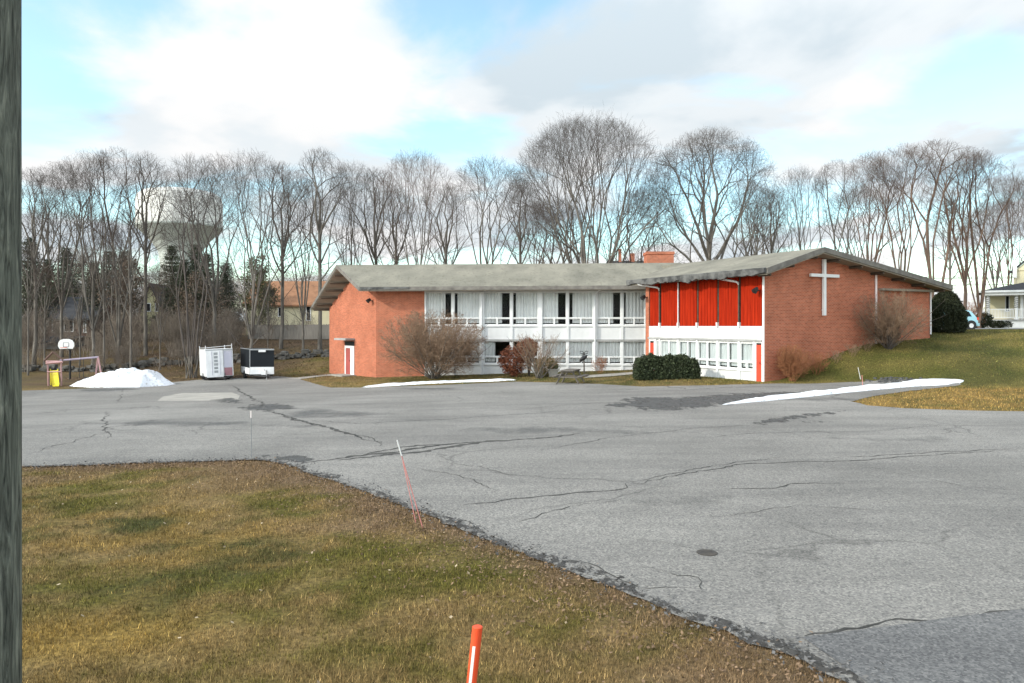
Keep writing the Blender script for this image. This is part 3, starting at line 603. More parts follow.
def snow_heap():
    base = gp(119, 387); base.x -= .45; n, m_ = 70, 34; vs_, fs = [], []
    prof_x = [-3.3, -2.7, -1.7, -0.7, 0.1, 1.0, 1.8, 2.6, 3.3]; prof_z = [0, 0.32, 0.62, 1.0, 1.08, 0.98, 0.92, 0.42, 0]
    for i in range(n):
        x = -3.35 + 6.7 * i / (n - 1); hp = float(np.interp(x, prof_x, prof_z))
        for j in range(m_):
            f_ = j / (m_ - 1) * 2 - 1; wid = 1.9 * (0.35 + 0.65 * min(1, hp / 0.8))
            y = f_ * wid; k = max(0, 1 - f_ * f_) ** 0.75
            nn = float(fbm(np.array([x * 1.4 + 5]), np.array([y * 1.4]), 4)[0]) - 0.45; n2_ = float(fbm(np.array([x * 4 + 5]), np.array([y * 4]), 3)[0]) - 0.5
            z = hp * k * (1 + 0.7 * nn) + 0.14 * n2_ * k
            if j in (0, m_ - 1) or i in (0, n - 1): z = -0.1
            px_, py_ = base.x + x, base.y + 1.4 + y; vs_.append((px_, py_, tz(px_, py_) + 0.02 + z))
    for i in range(n - 1):
        for j in range(m_ - 1): fs.append((i * m_ + j, (i + 1) * m_ + j, (i + 1) * m_ + j + 1, i * m_ + j + 1))
    me = bpy.data.meshes.new('snow_heap'); me.from_pydata(vs_, [], fs); me.update()
    tag(link('snow_heap', me, M['snow'], smooth=True), 'large ploughed heap of white snow beside the play frame', 'snow')
snow_heap()
# ------------------------------------------------------------------ the long wing
def plane(p0, p1, p2):
    n = (p1 - p0).cross(p2 - p0); return lambda x, y: p0.z - (n.x * (x - p0.x) + n.y * (y - p0.y)) / n.z
def zpy(py, d): return EYE + (HZ - py) / F * d
W0 = Vector((-9.37, 51.0, 0)); W1 = Vector((-14.2, 57.5, 0))
FM = Fr((-9.37, 51.0), (8.6, 49.6))                       # window front
FE = Fr((-14.2, 57.5), (-9.37, 51.0))                     # end wall
F0 = pt(359.5, 287, 49.9); R0 = pt(337, 265, 53.4); B0 = pt(312, 306, 57.9)
ma = FM.a
F1 = F0 + ma * 20.6; R1 = R0 + ma * 24.5; B1 = B0 + ma * 28
F1.z = F0.z + 0.02; R1.z = R0.z; B1.z = B0.z
TH = 0.24
front_pl = plane(F0, F1, R0); rear_pl = plane(R0, R1, B0)
def roofz(x, y): return min(front_pl(x, y), rear_pl(x, y))
wing = thing('school_building', 'long two storey brick building with a white front of curtained windows', 'building', (-9.37, 51.0, -0.7))
# brick: end wall with gable, front return, rear wall
kx = -14.2 + 0; bw = MB()
A = [FE.p(0, 0, -1.6), FE.p(FE.len, 0, -1.6)]
tops = []
for i in range(13):
    a = FE.len * (1 - i / 12); q = FE.p(a, 0, 0); tops.append(FE.p(a, 0, roofz(q.x, q.y) - TH + 0.02))
bw.prism(A + tops, FE.n * -0.3)
a425 = FM.at(425.5)
q = FM.p(0.301, 0, 0)
FM.box(bw, 0.002, a425, -0.3, -0.002, -1.6, front_pl(FM.p(2, -0.15, 0).x, FM.p(2, -0.15, 0).y) - TH + 0.02)
bw.build('wall', M['brick'], wing, uv=True)
rw = MB(); rr0 = W1; rr1 = W1 + ma * 24
rw.prism([(rr0.x, rr0.y, -1.6), (rr1.x, rr1.y, -1.6), (rr1.x, rr1.y, 5.2), (rr0.x, rr0.y, rear_pl(rr0.x, rr0.y) - TH)], (0.02, 0.3, 0)); rw.build('rear_wall', M['brick'], wing, uv=True)
# interior: back wall, floors
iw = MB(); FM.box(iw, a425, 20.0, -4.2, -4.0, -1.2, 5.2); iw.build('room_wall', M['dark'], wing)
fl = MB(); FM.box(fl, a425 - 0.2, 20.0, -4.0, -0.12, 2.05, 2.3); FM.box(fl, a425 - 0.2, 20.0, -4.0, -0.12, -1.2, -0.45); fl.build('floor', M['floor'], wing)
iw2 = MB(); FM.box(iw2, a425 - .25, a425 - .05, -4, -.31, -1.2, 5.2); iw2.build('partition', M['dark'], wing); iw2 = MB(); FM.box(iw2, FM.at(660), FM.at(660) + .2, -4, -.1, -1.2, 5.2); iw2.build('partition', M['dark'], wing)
# roof
def slab(p, th=TH):
    m = MB(); m.hexa([Vector(q) - Vector((0, 0, th)) for q in p] + [Vector(q) for q in p]); return m
rf = slab([F0, F1, R1, R0]); 
rfo = rf.build('roof', [M['roof']], wing)
slab([R0 + Vector((0, 0.004, 0)), R1 + Vector((0, 0.004, 0)), B1, B0]).build('roof', M['roof'], wing)
# soffit under both slopes, fascia boards, beams under the end overhang
sf = MB()
for quad in ([F0, F1, R1, R0], [R0, R1, B1, B0]):
    sf.hexa([Vector(q) - Vector((0, 0, TH + 0.05)) for q in quad] + [Vector(q) - Vector((0, 0, TH + 0.004)) for q in quad])
sf.build('soffit', M['soffit'], wing)
fa = MB()
def board(mb, a, b, h, t, drop, out):
    o_ = Vector(out).normalized(); p = [a + o_ * 0.003, b + o_ * 0.003, b + o_ * t, a + o_ * t]
    return mb.hexa([q - Vector((0, 0, drop + h)) for q in p] + [q - Vector((0, 0, drop)) for q in p])
eo = (FM.n.x, FM.n.y, 0); so = -ma
board(fa, F0 - ma * 0.03, F1, 0.24, 0.05, -0.01, eo)
for a, b in ((R0, F0), (B0, R0)): board(fa, a, b, 0.27, 0.06, -0.012, so)
fa.build('fascia', M['roof_edge'], wing)
bm_ = MB()
for k in (0.12, 0.30, 0.48, 0.66, 0.84, 0.97):
    a = R0.lerp(B0, k) + ma * 0.1; b = a + ma * 2.2
    bm_ = MB(); bm_.tube([a - Vector((0, 0, TH + 0.13)), b - Vector((0, 0, TH + 0.13))], 0.09, 4); bm_.build('beam', M['beam'], wing)
for k in (0.35, 0.75):
    a = R0.lerp(F0, k) + ma * 0.1; b = a + ma * 2.0
    bm_ = MB(); bm_.tube([a - Vector((0, 0, TH + 0.13)), b - Vector((0, 0, TH + 0.13))], 0.09, 4); bm_.build('beam', M['beam'], wing)

# the torn dark gutter strip at the left end of the eave
gt = MB(); r_ = random.Random(4); up, lo_ = [], []
for i in range(46):
    a = 0.05 + i * 0.075; t_ = i / 45
    up.append((a, -0.02)); lo_.append((a, -0.10 - 0.14 * (0.5 + 0.5 * math.sin(i * 1.7) * r_.random()) * (1 - t_ * 0.7)))
for i in range(45):
    (a, z0), (b, z1) = up[i], up[i + 1]; c0, c1 = lo_[i][1], lo_[i + 1][1]; o_ = FM.n * 0.075; base = F0
    gt.hexa([base + ma * a + o_ + Vector((0, 0, c0)), base + ma * b + o_ + Vector((0, 0, c1)), base + ma * b + o_ * 1.25 + Vector((0, 0, c1)), base + ma * a + o_ * 1.25 + Vector((0, 0, c0)),
             base + ma * a + o_ + Vector((0, 0, z0)), base + ma * b + o_ + Vector((0, 0, z1)), base + ma * b + o_ * 1.25 + Vector((0, 0, z1)), base + ma * a + o_ * 1.25 + Vector((0, 0, z0))])
gt.build('gutter', M['gutter'], wing)
# window front
posts = [425.5, 453, 482, 511.5, 540, 567.5, 595, 622, 647, 673]
pa = [FM.at(p) for p in posts]; main_i = {2, 4, 6, 8}
fr = MB()
ZT = 5.28
for i, a in enumerate(pa):
    w = 0.15 if i in main_i else 0.085
    if i == 0: w = 0.05
    FM.box(fr, a - w, a + w, -0.08, 0.13 if i in main_i else 0.09, -1.0, ZT)
Z = dict(t1=5.18, v1t=3.40, v1b=2.98, p1t=2.86, p1b=2.06, t2=1.86, v2t=0.78, v2b=0.36, p2t=0.24, p2b=-1.0)
def rail(z0, z1, n1): FM.box(fr, pa[0], pa[-1], -0.06, n1, z0, z1)
rail(Z['t1'], ZT, 0.05); rail(Z['v1t'], Z['v1t'] + 0.09, 0.055); rail(Z['p1t'], Z['v1b'], 0.10); rail(Z['v2t'], Z['v2t'] + 0.09, 0.055); rail(Z['p2t'], Z['v2b'], 0.10)
fr.build('facade_frame', M['white'], wing)
lg = MB(); FM.box(lg, pa[0], pa[-1], -0.05, 0.15, Z['t2'], Z['p1b'] - 0.06); lg.build('ledge', M['grey_trim'], wing)
for i in range(len(pa) - 1):
    w0 = pa[i] + 0.02; w1 = pa[i + 1] - 0.02
    for z0, z1 in ((Z['p1b'] - 0.06, Z['p1t']), (Z['p2b'], Z['p2t'])):
        b = MB(); FM.box(b, w0, w1, -0.05, 0.02, z0, z1); b.build('spandrel_panel', M['panelw'], wing)
def curtain(fr_, a0, a1, z0, z1, n, parent, amp=0.035, wl=0.22, seed=0):
    r_ = random.Random(seed); K = max(6, int((a1 - a0) / 0.03)); vs_, fs = [], []; ph = r_.uniform(0, 6)
    inv = wmat(parent).inverted()
    for i in range(K + 1):
        a = a0 + (a1 - a0) * i / K; f_ = amp * math.sin(2 * math.pi * a / wl + ph + 0.8 * math.sin(a * 3.1 + ph)) + 0.02 * math.sin(a * 9)
        for z in (z0, z1): vs_.append(inv @ fr_.p(a, n + f_, z))
    for i in range(K): fs.append((2 * i, 2 * i + 2, 2 * i + 3, 2 * i + 1))
    me = bpy.data.meshes.new('curtain'); me.from_pydata(vs_, [], fs); me.update(); return link('curtain', me, M['curtain'] if fr_ is FM else M['blind'], parent, smooth=True)
def window(fr_, a0, a1, z0, z1, vt, vb, parent, cur, seed, vent_split=True, n=0.0):
    """frame, big pane, two low vent panes, curtain pieces cur = [(from, to)] as shares of the bay"""
    m = MB(); e = 0.045
    fr_.box(m, a0, a0 + e, n - .05, n + .035, vb, z1); fr_.box(m, a1 - e, a1, n - .05, n + .035, vb, z1); fr_.box(m, a0 + e, a1 - e, n - .05, n + .03, z1 - e, z1)
    mid = (a0 + a1) / 2; fr_.box(m, mid - 0.06, mid + 0.06, n - .05, n + .07, vb, vt)
    for s0, s1 in ((a0 + e, mid - .06), (mid + .06, a1 - e)):
        fr_.box(m, s0, s1, n - .05, n + .03, vt - .04, vt); fr_.box(m, s0, s1, n - .05, n + .03, vb, vb + .05)
    w = m.build('window', M['white'], parent)
    g = MB(); fr_.box(g, a0 + e, a1 - e, n - .012, n - .004, z0, z1 - e); g.build('pane', M['glass'], w)
    for s0, s1 in ((a0 + e, mid - .06), (mid + .06, a1 - e)):
        g = MB(); fr_.box(g, s0, s1, n - .012, n - .004, vb + .05, vt - .04); g.build('vent_pane', M['glass'], w)
    for j, (c0, c1) in enumerate(cur):
        if c1 - c0 < .02: continue
        curtain(fr_, a0 + (a1 - a0) * c0, a0 + (a1 - a0) * c1, (vb + 0.12), z1 + 0.02, n - 0.10, w, seed=seed * 7 + j)
    return w
UP = [[(0, .74)], [(.12, 1)], [(0, .68)], [(.12, 1)], [(0, .66)], [(.16, 1)], [(0, .68)], [(.12, 1)], [(0, .8)]]
LOW = [[(0, .1)], [(.62, 1)], [(0, .42)], [], [(.0, .95)], [(0, 1)], [(0, 1)], [(0, 1)], [(0, 1)]]
for i in range(len(pa) - 1):
    h0 = (0.15 if i in main_i else 0.085) - 0.005; h1 = (0.15 if i + 1 in main_i else 0.085) - 0.005
    a0, a1 = pa[i] + h0, pa[i + 1] - h1
    window(FM, a0, a1, Z['v1t'] + 0.085, Z['t1'] + 0.003, Z['v1t'] + .003, Z['v1b'] - 0.003, wing, UP[i], i + 1)
    window(FM, a0, a1, Z['v2t'] + 0.085, Z['t2'] + 0.003, Z['v2t'] + .003, Z['v2b'] - 0.003, wing, LOW[i], i + 31)
def downspout(pts, r, parent, m='white_metal', name='downspout'):
    b = MB(); b.tube(pts, r, 8); return b.build(name, M[m], parent, smooth=False)
for px in (482, 595):
    a = FM.at(px); downspout([FM.p(a + 0.35, 0.75, 5.46), FM.p(a + 0.30, 0.70, 5.30), FM.p(a + 0.02, 0.22, 5.08), FM.p(a, 0.19, 4.9), FM.p(a, 0.19, -0.5)], 0.05, wing)
# end door with canopy, floodlight on the corner
def door(fr_, a0, a1, z0, z1, parent, m, frame='white', n=0.0, fw_=0.09, transom=0.0, glassy=False):
    f_ = MB(); fr_.box(f_, a0, a0 + fw_, n, n + .07, z0, z1); fr_.box(f_, a1 - fw_, a1, n, n + .07, z0, z1); fr_.box(f_, a0 + fw_, a1 - fw_, n, n + .068, z1 - fw_, z1)
    d = MB(); fr_.box(d, a0 + fw_, a1 - fw_, n, n + .04, z0, z1 - fw_ - transom); dl = d.build('door', m, parent)
    f_.build('door_frame', M[frame], dl)
    if transom:
        t = MB(); fr_.box(t, a0 + fw_, a1 - fw_, n, n + .03, z1 - fw_ - transom + .02, z1 - fw_); t.build('transom', M['dark'], dl)
    h = MB(); aa = a1 - fw_ - 0.09; h.tube([fr_.p(aa, n + .04, z0 + 1.0), fr_.p(aa, n + .10, z0 + 1.0)], .012, 6); h.tube([fr_.p(aa, n + .10, z0 + .95), fr_.p(aa, n + .10, z0 + 1.1)], .014, 6); h.build('handle', M['black_metal'], dl)
    return dl
a0, a1 = FE.at(345.5), FE.at(354.5); zb = tz(*FE.p(a0, 0.2, 0).xy)
am_ = a0 + (a1 - a0) * .74; dl = door(FE, a0, am_, zb + .1, zb + 2.2, wing, M['old_red_door'], transom=0.0, fw_=0.17)
sl = MB(); FE.box(sl, am_ + .003, a1, 0, .06, zb + .1, zb + 2.2); sl.build('side_panel', M['white'], wing)
tr_ = MB(); FE.box(tr_, a0, a1, 0, .05, zb + 2.21, zb + 2.52); tr_.build('transom', M['dark'], wing)
cp = MB(); FE.box(cp, FE.at(343.5), FE.at(355), 0.0, 0.75, zb + 2.62, zb + 2.76); cp.build('canopy', M['grey_trim'], wing)
st = MB(); FE.box(st, a0 - .2, a1 + .3, 0.0, 1.1, zb - .4, zb + .1); st.build('step', M['concrete'], wing)
def floodlight(p, d, parent):
    b = MB(); d = Vector(d).normalized(); b.tube([p, p + d * .18], .035, 6); c = p + d * .2
    b.tube([c + d * -.02 + Vector((0, 0, .12)), c + d * .2 + Vector((0, 0, -.06))], [.09, .16], 8); return b.build('floodlight', M['black_metal'], parent)
floodlight(FE.p(FE.len - .55, 0, 4.65), FE.n, wing)
# dark plinth line at the foot of the front
# ------------------------------------------------------------------ the gabled hall
u2 = Vector((-0.455, 0.890, 0)).normalized(); v2 = Vector((0.890, 0.455, 0)).normalized(); C0 = Vector((13.1, 38.3, 0))
FRD = Fr((C0 + u2 * 10.0).xy, C0.xy)                           # red front, far corner to near corner
FG = Fr(C0.xy, (C0 + v2 * 13.5).xy)                            # gable with the cross
assert FRD.n.dot(v2) < 0 and FG.n.dot(u2) < 0
def hp(t, s, z): return C0 + v2 * t - u2 * s + Vector((0, 0, z))
HT = 0.28; TR = 3.3; SF = 0.9
zA, zB, zC = zpy(268, hp(-.8, SF, 0).y), zpy(247.3, hp(TR, SF, 0).y), zpy(285.5, hp(14.2, SF, 0).y)
def hz_(t): return float(np.interp(t, [-.8, TR, 14.2], [zA, zB, zC]))
hall = thing('church_hall', 'brick gabled hall with a white cross and red boarded upper front', 'building', (13.1, 38.3, 0))
hb = MB(); LB = -10.0
prof = [hp(0, 0, -1.5), hp(13.5, 0, -1.5), hp(13.5, 0, hz_(13.5) - HT + .02), hp(TR, 0, hz_(TR) - HT + .02), hp(0, 0, hz_(0) - HT + .02)]
hb.prism(prof, u2 * 0.3); hb.build('wall', M['brick'], hall, uv=True)
hb = MB(); FG.box(hb, 13.2, 13.498, -13.0, -0.302, -1.5, hz_(13.5) - HT); FG.box(hb, 4.5, 13.2, -13.0, -12.7, -1.5, 5.4); hb.build('rear_wall', M['brick'], hall, uv=True)
hb = MB(); FRD.box(hb, 0.0, 0.34, -0.3, 0.02, -1.5, 5.6); hb.build('corner_pier', M['brick'], hall, uv=True)
QS = [hp(-.8, SF, zA), hp(TR, SF, zB), hp(TR, -10.75, zB), hp(-.8, -10.75, zA)]
slab([QS[0], QS[1], QS[2], QS[3]], HT).build('roof', M['roof'], hall)
Q2 = [hp(TR + .004, SF, zB), hp(14.2, SF, zC), hp(14.2, -13.5, zC), hp(TR + .004, -13.5, zB)]
slab(Q2, HT).build('roof', M['roof'], hall)
sf = MB()
for quad in (QS, Q2): sf.hexa([Vector(q) - Vector((0, 0, HT + 0.05)) for q in quad] + [Vector(q) - Vector((0, 0, HT + 0.004)) for q in quad])
sf.build('soffit', M['soffit'], hall)
fa = MB()
board(fa, QS[0], QS[1], .27, .06, -.014, -u2); board(fa, Q2[0] , Q2[1], .27, .06, -.014, -u2); board(fa, QS[3], QS[0], .26, .05, .0, -v2); board(fa, Q2[1], Q2[2], .34, .06, -.014, v2)
fa.build('fascia', M['roof_edge'], hall)
# ragged hanging gutter along the red front's eave
gt = MB(); r_ = random.Random(8); E0, E1 = QS[3], QS[0]; n = 120; prev = None
for i in range(n + 1):
    t_ = i / n; p = E0.lerp(E1, t_) - v2 * .06; k = fbm(np.array([t_ * 14.0]), np.array([2.2]), 4)[0]
    lo_ = -0.24 - 0.42 * max(0, k - .25) * (0.6 + 0.7 * math.sin(t_ * 3.1)); hi_ = 0.04 + 0.05 * (k - .5)
    cur = (p + Vector((0, 0, lo_)), p - v2 * .11 + Vector((0, 0, lo_ + .03)), p - v2 * .14 + Vector((0, 0, hi_ - .03)), p + Vector((0, 0, hi_)))
    if prev:
        gt.hexa([prev[0], cur[0], cur[1], prev[1], prev[3], cur[3], cur[2], prev[2]])
    prev = cur
gt.build('gutter', M['gutter'], hall)
# lookout beams below the gable overhang
bm_ = MB()
for t in (-.45, 1.2, 2.9, 4.6, 6.4, 8.2, 10, 11.8, 13.6):
    z = hz_(t) - HT - .13; bm_ = MB(); bm_.tube([hp(t, SF - .08, z), hp(t, .003, z)], .075, 4); bm_.build('beam', M['beam'], hall)
# red front
rpx = [645.6, 660.6, 679, 698, 718.3, 740, 763.2]
ra = [FRD.at(p) for p in rpx]; ra[0] = 0.36; ra[-1] = FRD.len - 0.12
ZR = EYE + 0.0
r_ = random.Random(2)
for i in range(6):
    b = MB(); a0, a1 = ra[i] + .09, ra[i + 1] - .09; nb = 12; ztop = hz_(0) - HT + .05
    for k in range(nb):
        b0 = a0 + (a1 - a0) * k / nb; b1 = a0 + (a1 - a0) * (k + 1) / nb; FRD.box(b, b0 + .006, b1 - .006, -.03, .03 + .008 * (k % 2), ZR, ztop)
    FRD.box(b, a0, a1, -.035, .015, ZR + .01, ztop - .01); b.build('red_panel', M['red'], hall)
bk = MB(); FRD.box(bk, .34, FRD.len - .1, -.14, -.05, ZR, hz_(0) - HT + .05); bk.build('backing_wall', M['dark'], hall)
fn = MB(); wt = MB()
for i in range(1, 6):
    a = ra[i]
    fn = MB(); FRD.box(fn, a - .035, a + .035, -.05, .02, ZR + .2, hz_(0) - HT); fo_ = fn.build('fin', M['beam'], hall)
    wt = MB(); FRD.box(wt, a - .05, a + .05, -.05, .14, ZR - .08, ZR + .2); wt.build('fin_foot', M['white'], fo_)
for i, mm in ((2, 'white_metal'),): downspout([FRD.p(ra[i], .07, 5.5), FRD.p(ra[i], .07, ZR + .1)], .035, hall, mm)
for i in (1, 5): downspout([FRD.p(ra[i], .09, 5.3), FRD.p(ra[i], .09, ZR + .1)], .05, hall, 'beam')
for px0, px1 in ((648.5, 660.6), (727.5, 740)):
    b0, b1 = FRD.at(px0), FRD.at(px1); downspout([FRD.p(b0, .88, 5.66), FRD.p(b0 + .06, .80, 5.50), FRD.p(b1 - .06, .20, 5.28), FRD.p(b1, .12, 5.2), FRD.p(b1, .12, 5.05)], .06, hall)
cb = MB(); FRD.box(cb, FRD.len - .12, FRD.len - .02, -.1, .06, -1, hz_(0) - HT); cb.build('corner_board', M['white'], hall)
# white lower storey
zz = dict(pt=EYE, pb=2.20, t=2.06, vt=0.96, vb=0.60, st=0.50)
b = MB(); FRD.box(b, .34, FRD.len - .12, -.08, .02, zz['pb'], zz['pt'] - .003); b.build('spandrel_panel', M['panelw'], hall)
b = MB(); FRD.box(b, .34, FRD.len - .12, -.08, .12, zz['t'] + .02, zz['pb']); b.build('ledge', M['grey_trim'], hall)
b = MB()
dR0, dR1 = FRD.at(755.2), FRD.len - .12
dL0, dL1 = 0.40, FRD.at(656.5)
mull = [dL1] + [ra[i] for i in range(1, 6)] + [dR0]
mull = sorted(mull)
for i, a in enumerate(mull): FRD.box(b, a - .075, a + .075, -.08, .10, -1, zz['t'] + .02)
FRD.box(b, dL1, dR0, -.06, .03, zz['t'] - .06, zz['t'] + .019); FRD.box(b, dL1, dR0, -.06, .05, zz['vt'], zz['vt'] + .09); FRD.box(b, dL1, dR0, -.06, .09, zz['st'], zz['vb'])
b.build('facade_frame', M['white'], hall)
for i in range(len(mull) - 1):
    if mull[i + 1] - mull[i] < .35: continue
    a0, a1 = mull[i] + .07, mull[i + 1] - .07
    p = MB(); FRD.box(p, a0 - .02, a1 + .02, -.05, .02, -1, zz['st']); p.build('spandrel_panel', M['panelw'], hall)
    m_ = (a0 + a1) / 2
    if a1 - a0 > 1.0:
        w = window(FRD, a0, a1, zz['vt'] + .085, zz['t'] - .055, zz['vt'] + .003, zz['vb'] - .003, hall, [(0, .47), (.53, 1)], 60 + i)
        q = MB(); FRD.box(q, m_ - .05, m_ + .05, -.05, .06, zz['vt'] + .088, zz['t'] - .1); q.build('mullion', M['white'], w)
    else: window(FRD, a0, a1, zz['vt'] + .085, zz['t'] - .055, zz['vt'] + .003, zz['vb'] - .003, hall, [(0, 1)], 60 + i)
door(FRD, dR0 + .08, dR1, -.05, 2.06, hall, M['red_door'], transom=.10, fw_=.05)
door(FRD, dL0, dL1 - .08, -.05, 2.06, hall, M['red_door'], transom=.12, fw_=.10)
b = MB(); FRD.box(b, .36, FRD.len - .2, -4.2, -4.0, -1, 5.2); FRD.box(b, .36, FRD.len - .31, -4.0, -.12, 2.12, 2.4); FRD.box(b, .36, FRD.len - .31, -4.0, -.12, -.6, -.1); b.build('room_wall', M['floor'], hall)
floodlight(FRD.p(FRD.len - .3, .06, 4.75), FRD.n, hall); floodlight(FRD.p(.15, .02, 4.7), FRD.n, hall)
# cross on brackets
ac = FG.at(821.8); dC = FG.p(ac, 0, 0).y
b = MB(); zt, zbm, za = zpy(259.5, dC), zpy(315.5, dC), zpy(275.8, dC)
FG.box(b, ac - .085, ac + .085, .08, .24, zbm, zt); FG.box(b, FG.at(808) , FG.at(836), .085, .235, za - .085, za + .085)
for z in (zt - .3, zbm + .3): FG.box(b, ac - .03, ac + .03, .002, .1, z - .03, z + .03)
b.build('cross', M['white'], hall, bevel=.008)
ad_ = FG.at(875); dd_ = FG.p(ad_, 0, 0).y
downspout([FG.p(ad_ , .07, hz_(ad_) - HT - .02), FG.p(ad_, .07, tz(*FG.p(ad_, .1, 0).xy) - .1)], .065, hall, 'reflect')
downspout([FG.p(13.46, .07, 5.2), FG.p(13.46, .07, 2.4)], .05, hall)
b = MB(); FG.box(b, ad_ + .25, 13.45, .002, .30, 4.93, 5.05); b.build('valance', M['soffit'], hall)
# chimney behind the ridge
cx0, cx1 = pt(645.5, 267, 54).x, pt(672, 267, 54).x
ch = MB(); ch.box(cx0, cx1, 53.4, 54.7, 6.3, zpy(255.0, 54)); cho = ch.build('chimney', M['brick'], wing, uv=True)
ch = MB(); ch.box(cx0 - .05, cx1 + .05, 53.35, 54.75, zpy(255.0, 54) + .002, zpy(252.4, 54)); ch.build('chimney_cap', M['brick'], cho, uv=True)
ch = MB(); ch.box(cx0 - .08, cx1 + .08, 53.3, 54.8, 6.9, zpy(266.2, 54)); ch.build('flashing', M['roof_edge'], cho)
# ------------------------------------------------------------------ bare trees
def norm3(a):
    l_ = math.sqrt(a[0] * a[0] + a[1] * a[1] + a[2] * a[2]) or 1.0; return (a[0] / l_, a[1] / l_, a[2] / l_)
def turn(d, ang, az):
    """d tilted by ang towards azimuth az around it"""
    ref = (0, 0, 1) if abs(d[2]) < 0.95 else (1, 0, 0)
    u = norm3((d[1] * ref[2] - d[2] * ref[1], d[2] * ref[0] - d[0] * ref[2], d[0] * ref[1] - d[1] * ref[0]))
    w = (d[1] * u[2] - d[2] * u[1], d[2] * u[0] - d[0] * u[2], d[0] * u[1] - d[1] * u[0])
    s_, c_ = math.sin(ang), math.cos(ang); ca, sa = math.cos(az), math.sin(az)
    return norm3(tuple(d[i] * c_ + (u[i] * ca + w[i] * sa) * s_ for i in range(3)))
class Grow:
    def __init__(s, seed, env, trop=(.0, .04, .06, .05, .04), wob=(.05, .10, .14, .18, .22), nch=(9, 7, 6, 5), ang=(38, 40, 42, 45), ratio=(.75, .55, .5, .5), segs=(9, 8, 6, 4, 3), start=(.3, .18, .12, .1), taper=.25, tipr=.006, minlen=.18, rr=.60, full=(8, 8, 3.5, 1.8, .9)):
        s.r = random.Random(seed); s.env = env; s.lines = []
        s.trop, s.wob, s.nch, s.ang, s.ratio, s.segs, s.start, s.taper, s.tipr, s.minlen, s.rr = trop, wob, nch, ang, ratio, segs, start, taper, tipr, minlen, rr; s.full = full
    def room(s, p, d):
        """distance from p along d to the crown's outline"""
        cx, cy, cz, rx, rz = s.env; o = ((p[0] - cx) / rx, (p[1] - cy) / rx, (p[2] - cz) / rz); e = (d[0] / rx, d[1] / rx, d[2] / rz)
        A_ = e[0] ** 2 + e[1] ** 2 + e[2] ** 2; B_ = o[0] * e[0] + o[1] * e[1] + o[2] * e[2]; C_ = o[0] ** 2 + o[1] ** 2 + o[2] ** 2 - 1; q = B_ * B_ - A_ * C_
        return (-B_ + math.sqrt(q)) / A_ if q > 0 else 0
    def branch(s, p, d, length, r0, lv):
        r = s.r
        if lv > 0:
            k = s.room(p, norm3((d[0], d[1], d[2] + .25))) * r.uniform(*((.70, .86) if lv == 1 else (.82, 1.0) if lv == 2 else (.92, 1.15)))
            if k < length: r0 *= max(.35, k / length) ** .5; length = k
        if length < s.minlen: return
        n = s.segs[lv]; st_ = length / n; pts = [p]; rad = [r0]; dirs = [d]; wob = s.wob[lv]; tr_ = s.trop[lv]
        for i in range(n):
            d = norm3((d[0] + r.gauss(0, wob), d[1] + r.gauss(0, wob), d[2] + r.gauss(0, wob) + tr_)); p = (p[0] + d[0] * st_, p[1] + d[1] * st_, p[2] + d[2] * st_)
            if lv > 0 and p[2] < 0.12: break
            pts.append(p); dirs.append(d); rad.append(max(s.tipr, r0 * (1 - (1 - s.taper) * ((i + 1) / n))))
        m_ = len(pts) - 1
        if m_ < 1: return
        s.lines.append((lv, pts, rad))
        if lv + 1 >= len(s.segs): return
        k = max(1, int(round(s.nch[lv] * (min(1.15, .45 + .55 * length / s.full[lv]) if lv else 1)))); az = r.uniform(0, 6.28)
        for j in range(k):
            t = s.start[lv] + (1 - s.start[lv]) * (j + r.uniform(.1, .95)) / k; i = min(m_ - 1, int(t * m_)); f_ = t * m_ - i
            q = tuple(pts[i][c] * (1 - f_) + pts[i + 1][c] * f_ for c in range(3)); az += 2.4 + r.uniform(-.6, .6)
            dd = turn(dirs[i + 1], R(s.ang[lv] * r.uniform(.55, 1.3)), az); rq = rad[i] * (1 - f_) + rad[i + 1] * f_
            ln = max(length * s.ratio[lv] * (1 - .5 * t), s.full[lv] * .12) * r.uniform(.65, 1.3)
            s.branch(q, dd, ln, max(s.tipr, rq * s.rr * r.uniform(.75, 1.05)), lv + 1)
def lines_mesh(name, lines, sides=(8, 6, 4, 3, 3)):
    """tubes of all polylines as one mesh, grouped by length and side count for speed"""
    V, Fq, base = [], [], 0; groups = {}
    for lv, p, r_ in lines: groups.setdefault((len(p), sides[min(lv, len(sides) - 1)]), []).append((p, r_))
    for (n, k), items in groups.items():
        P = np.array([i[0] for i in items]); Rr = np.array([i[1] for i in items])
        D = np.empty_like(P); D[:, 1:-1] = P[:, 2:] - P[:, :-2]; D[:, 0] = P[:, 1] - P[:, 0]; D[:, -1] = P[:, -1] - P[:, -2]
        D /= np.linalg.norm(D, axis=2, keepdims=True) + 1e-9
        ref = np.zeros((len(P), 1, 3)); vert = np.abs(D[:, :1, 2]) > .9; ref[..., 2] = ~vert; ref[..., 0] = vert
        U = np.cross(D, np.broadcast_to(ref, D.shape)); U /= np.linalg.norm(U, axis=2, keepdims=True) + 1e-9; Wv = np.cross(D, U)
        a = np.arange(k) * 2 * np.pi / k
        ring = P[:, :, None] + (U[:, :, None] * np.cos(a)[None, None, :, None] + Wv[:, :, None] * np.sin(a)[None, None, :, None]) * Rr[:, :, None, None]
        V.append(ring.reshape(-1, 3)); m_ = len(P)
        i0 = base + (np.arange(m_)[:, None, None] * n + np.arange(n - 1)[None, :, None]) * k; j = np.arange(k)[None, None, :]; j2 = (j + 1) % k
        Fq.append(np.stack([i0 + j, i0 + j2, i0 + k + j2, i0 + k + j], -1).reshape(-1, 4)); base += m_ * n * k
    return npmesh(name, np.concatenate(V), np.concatenate(Fq))
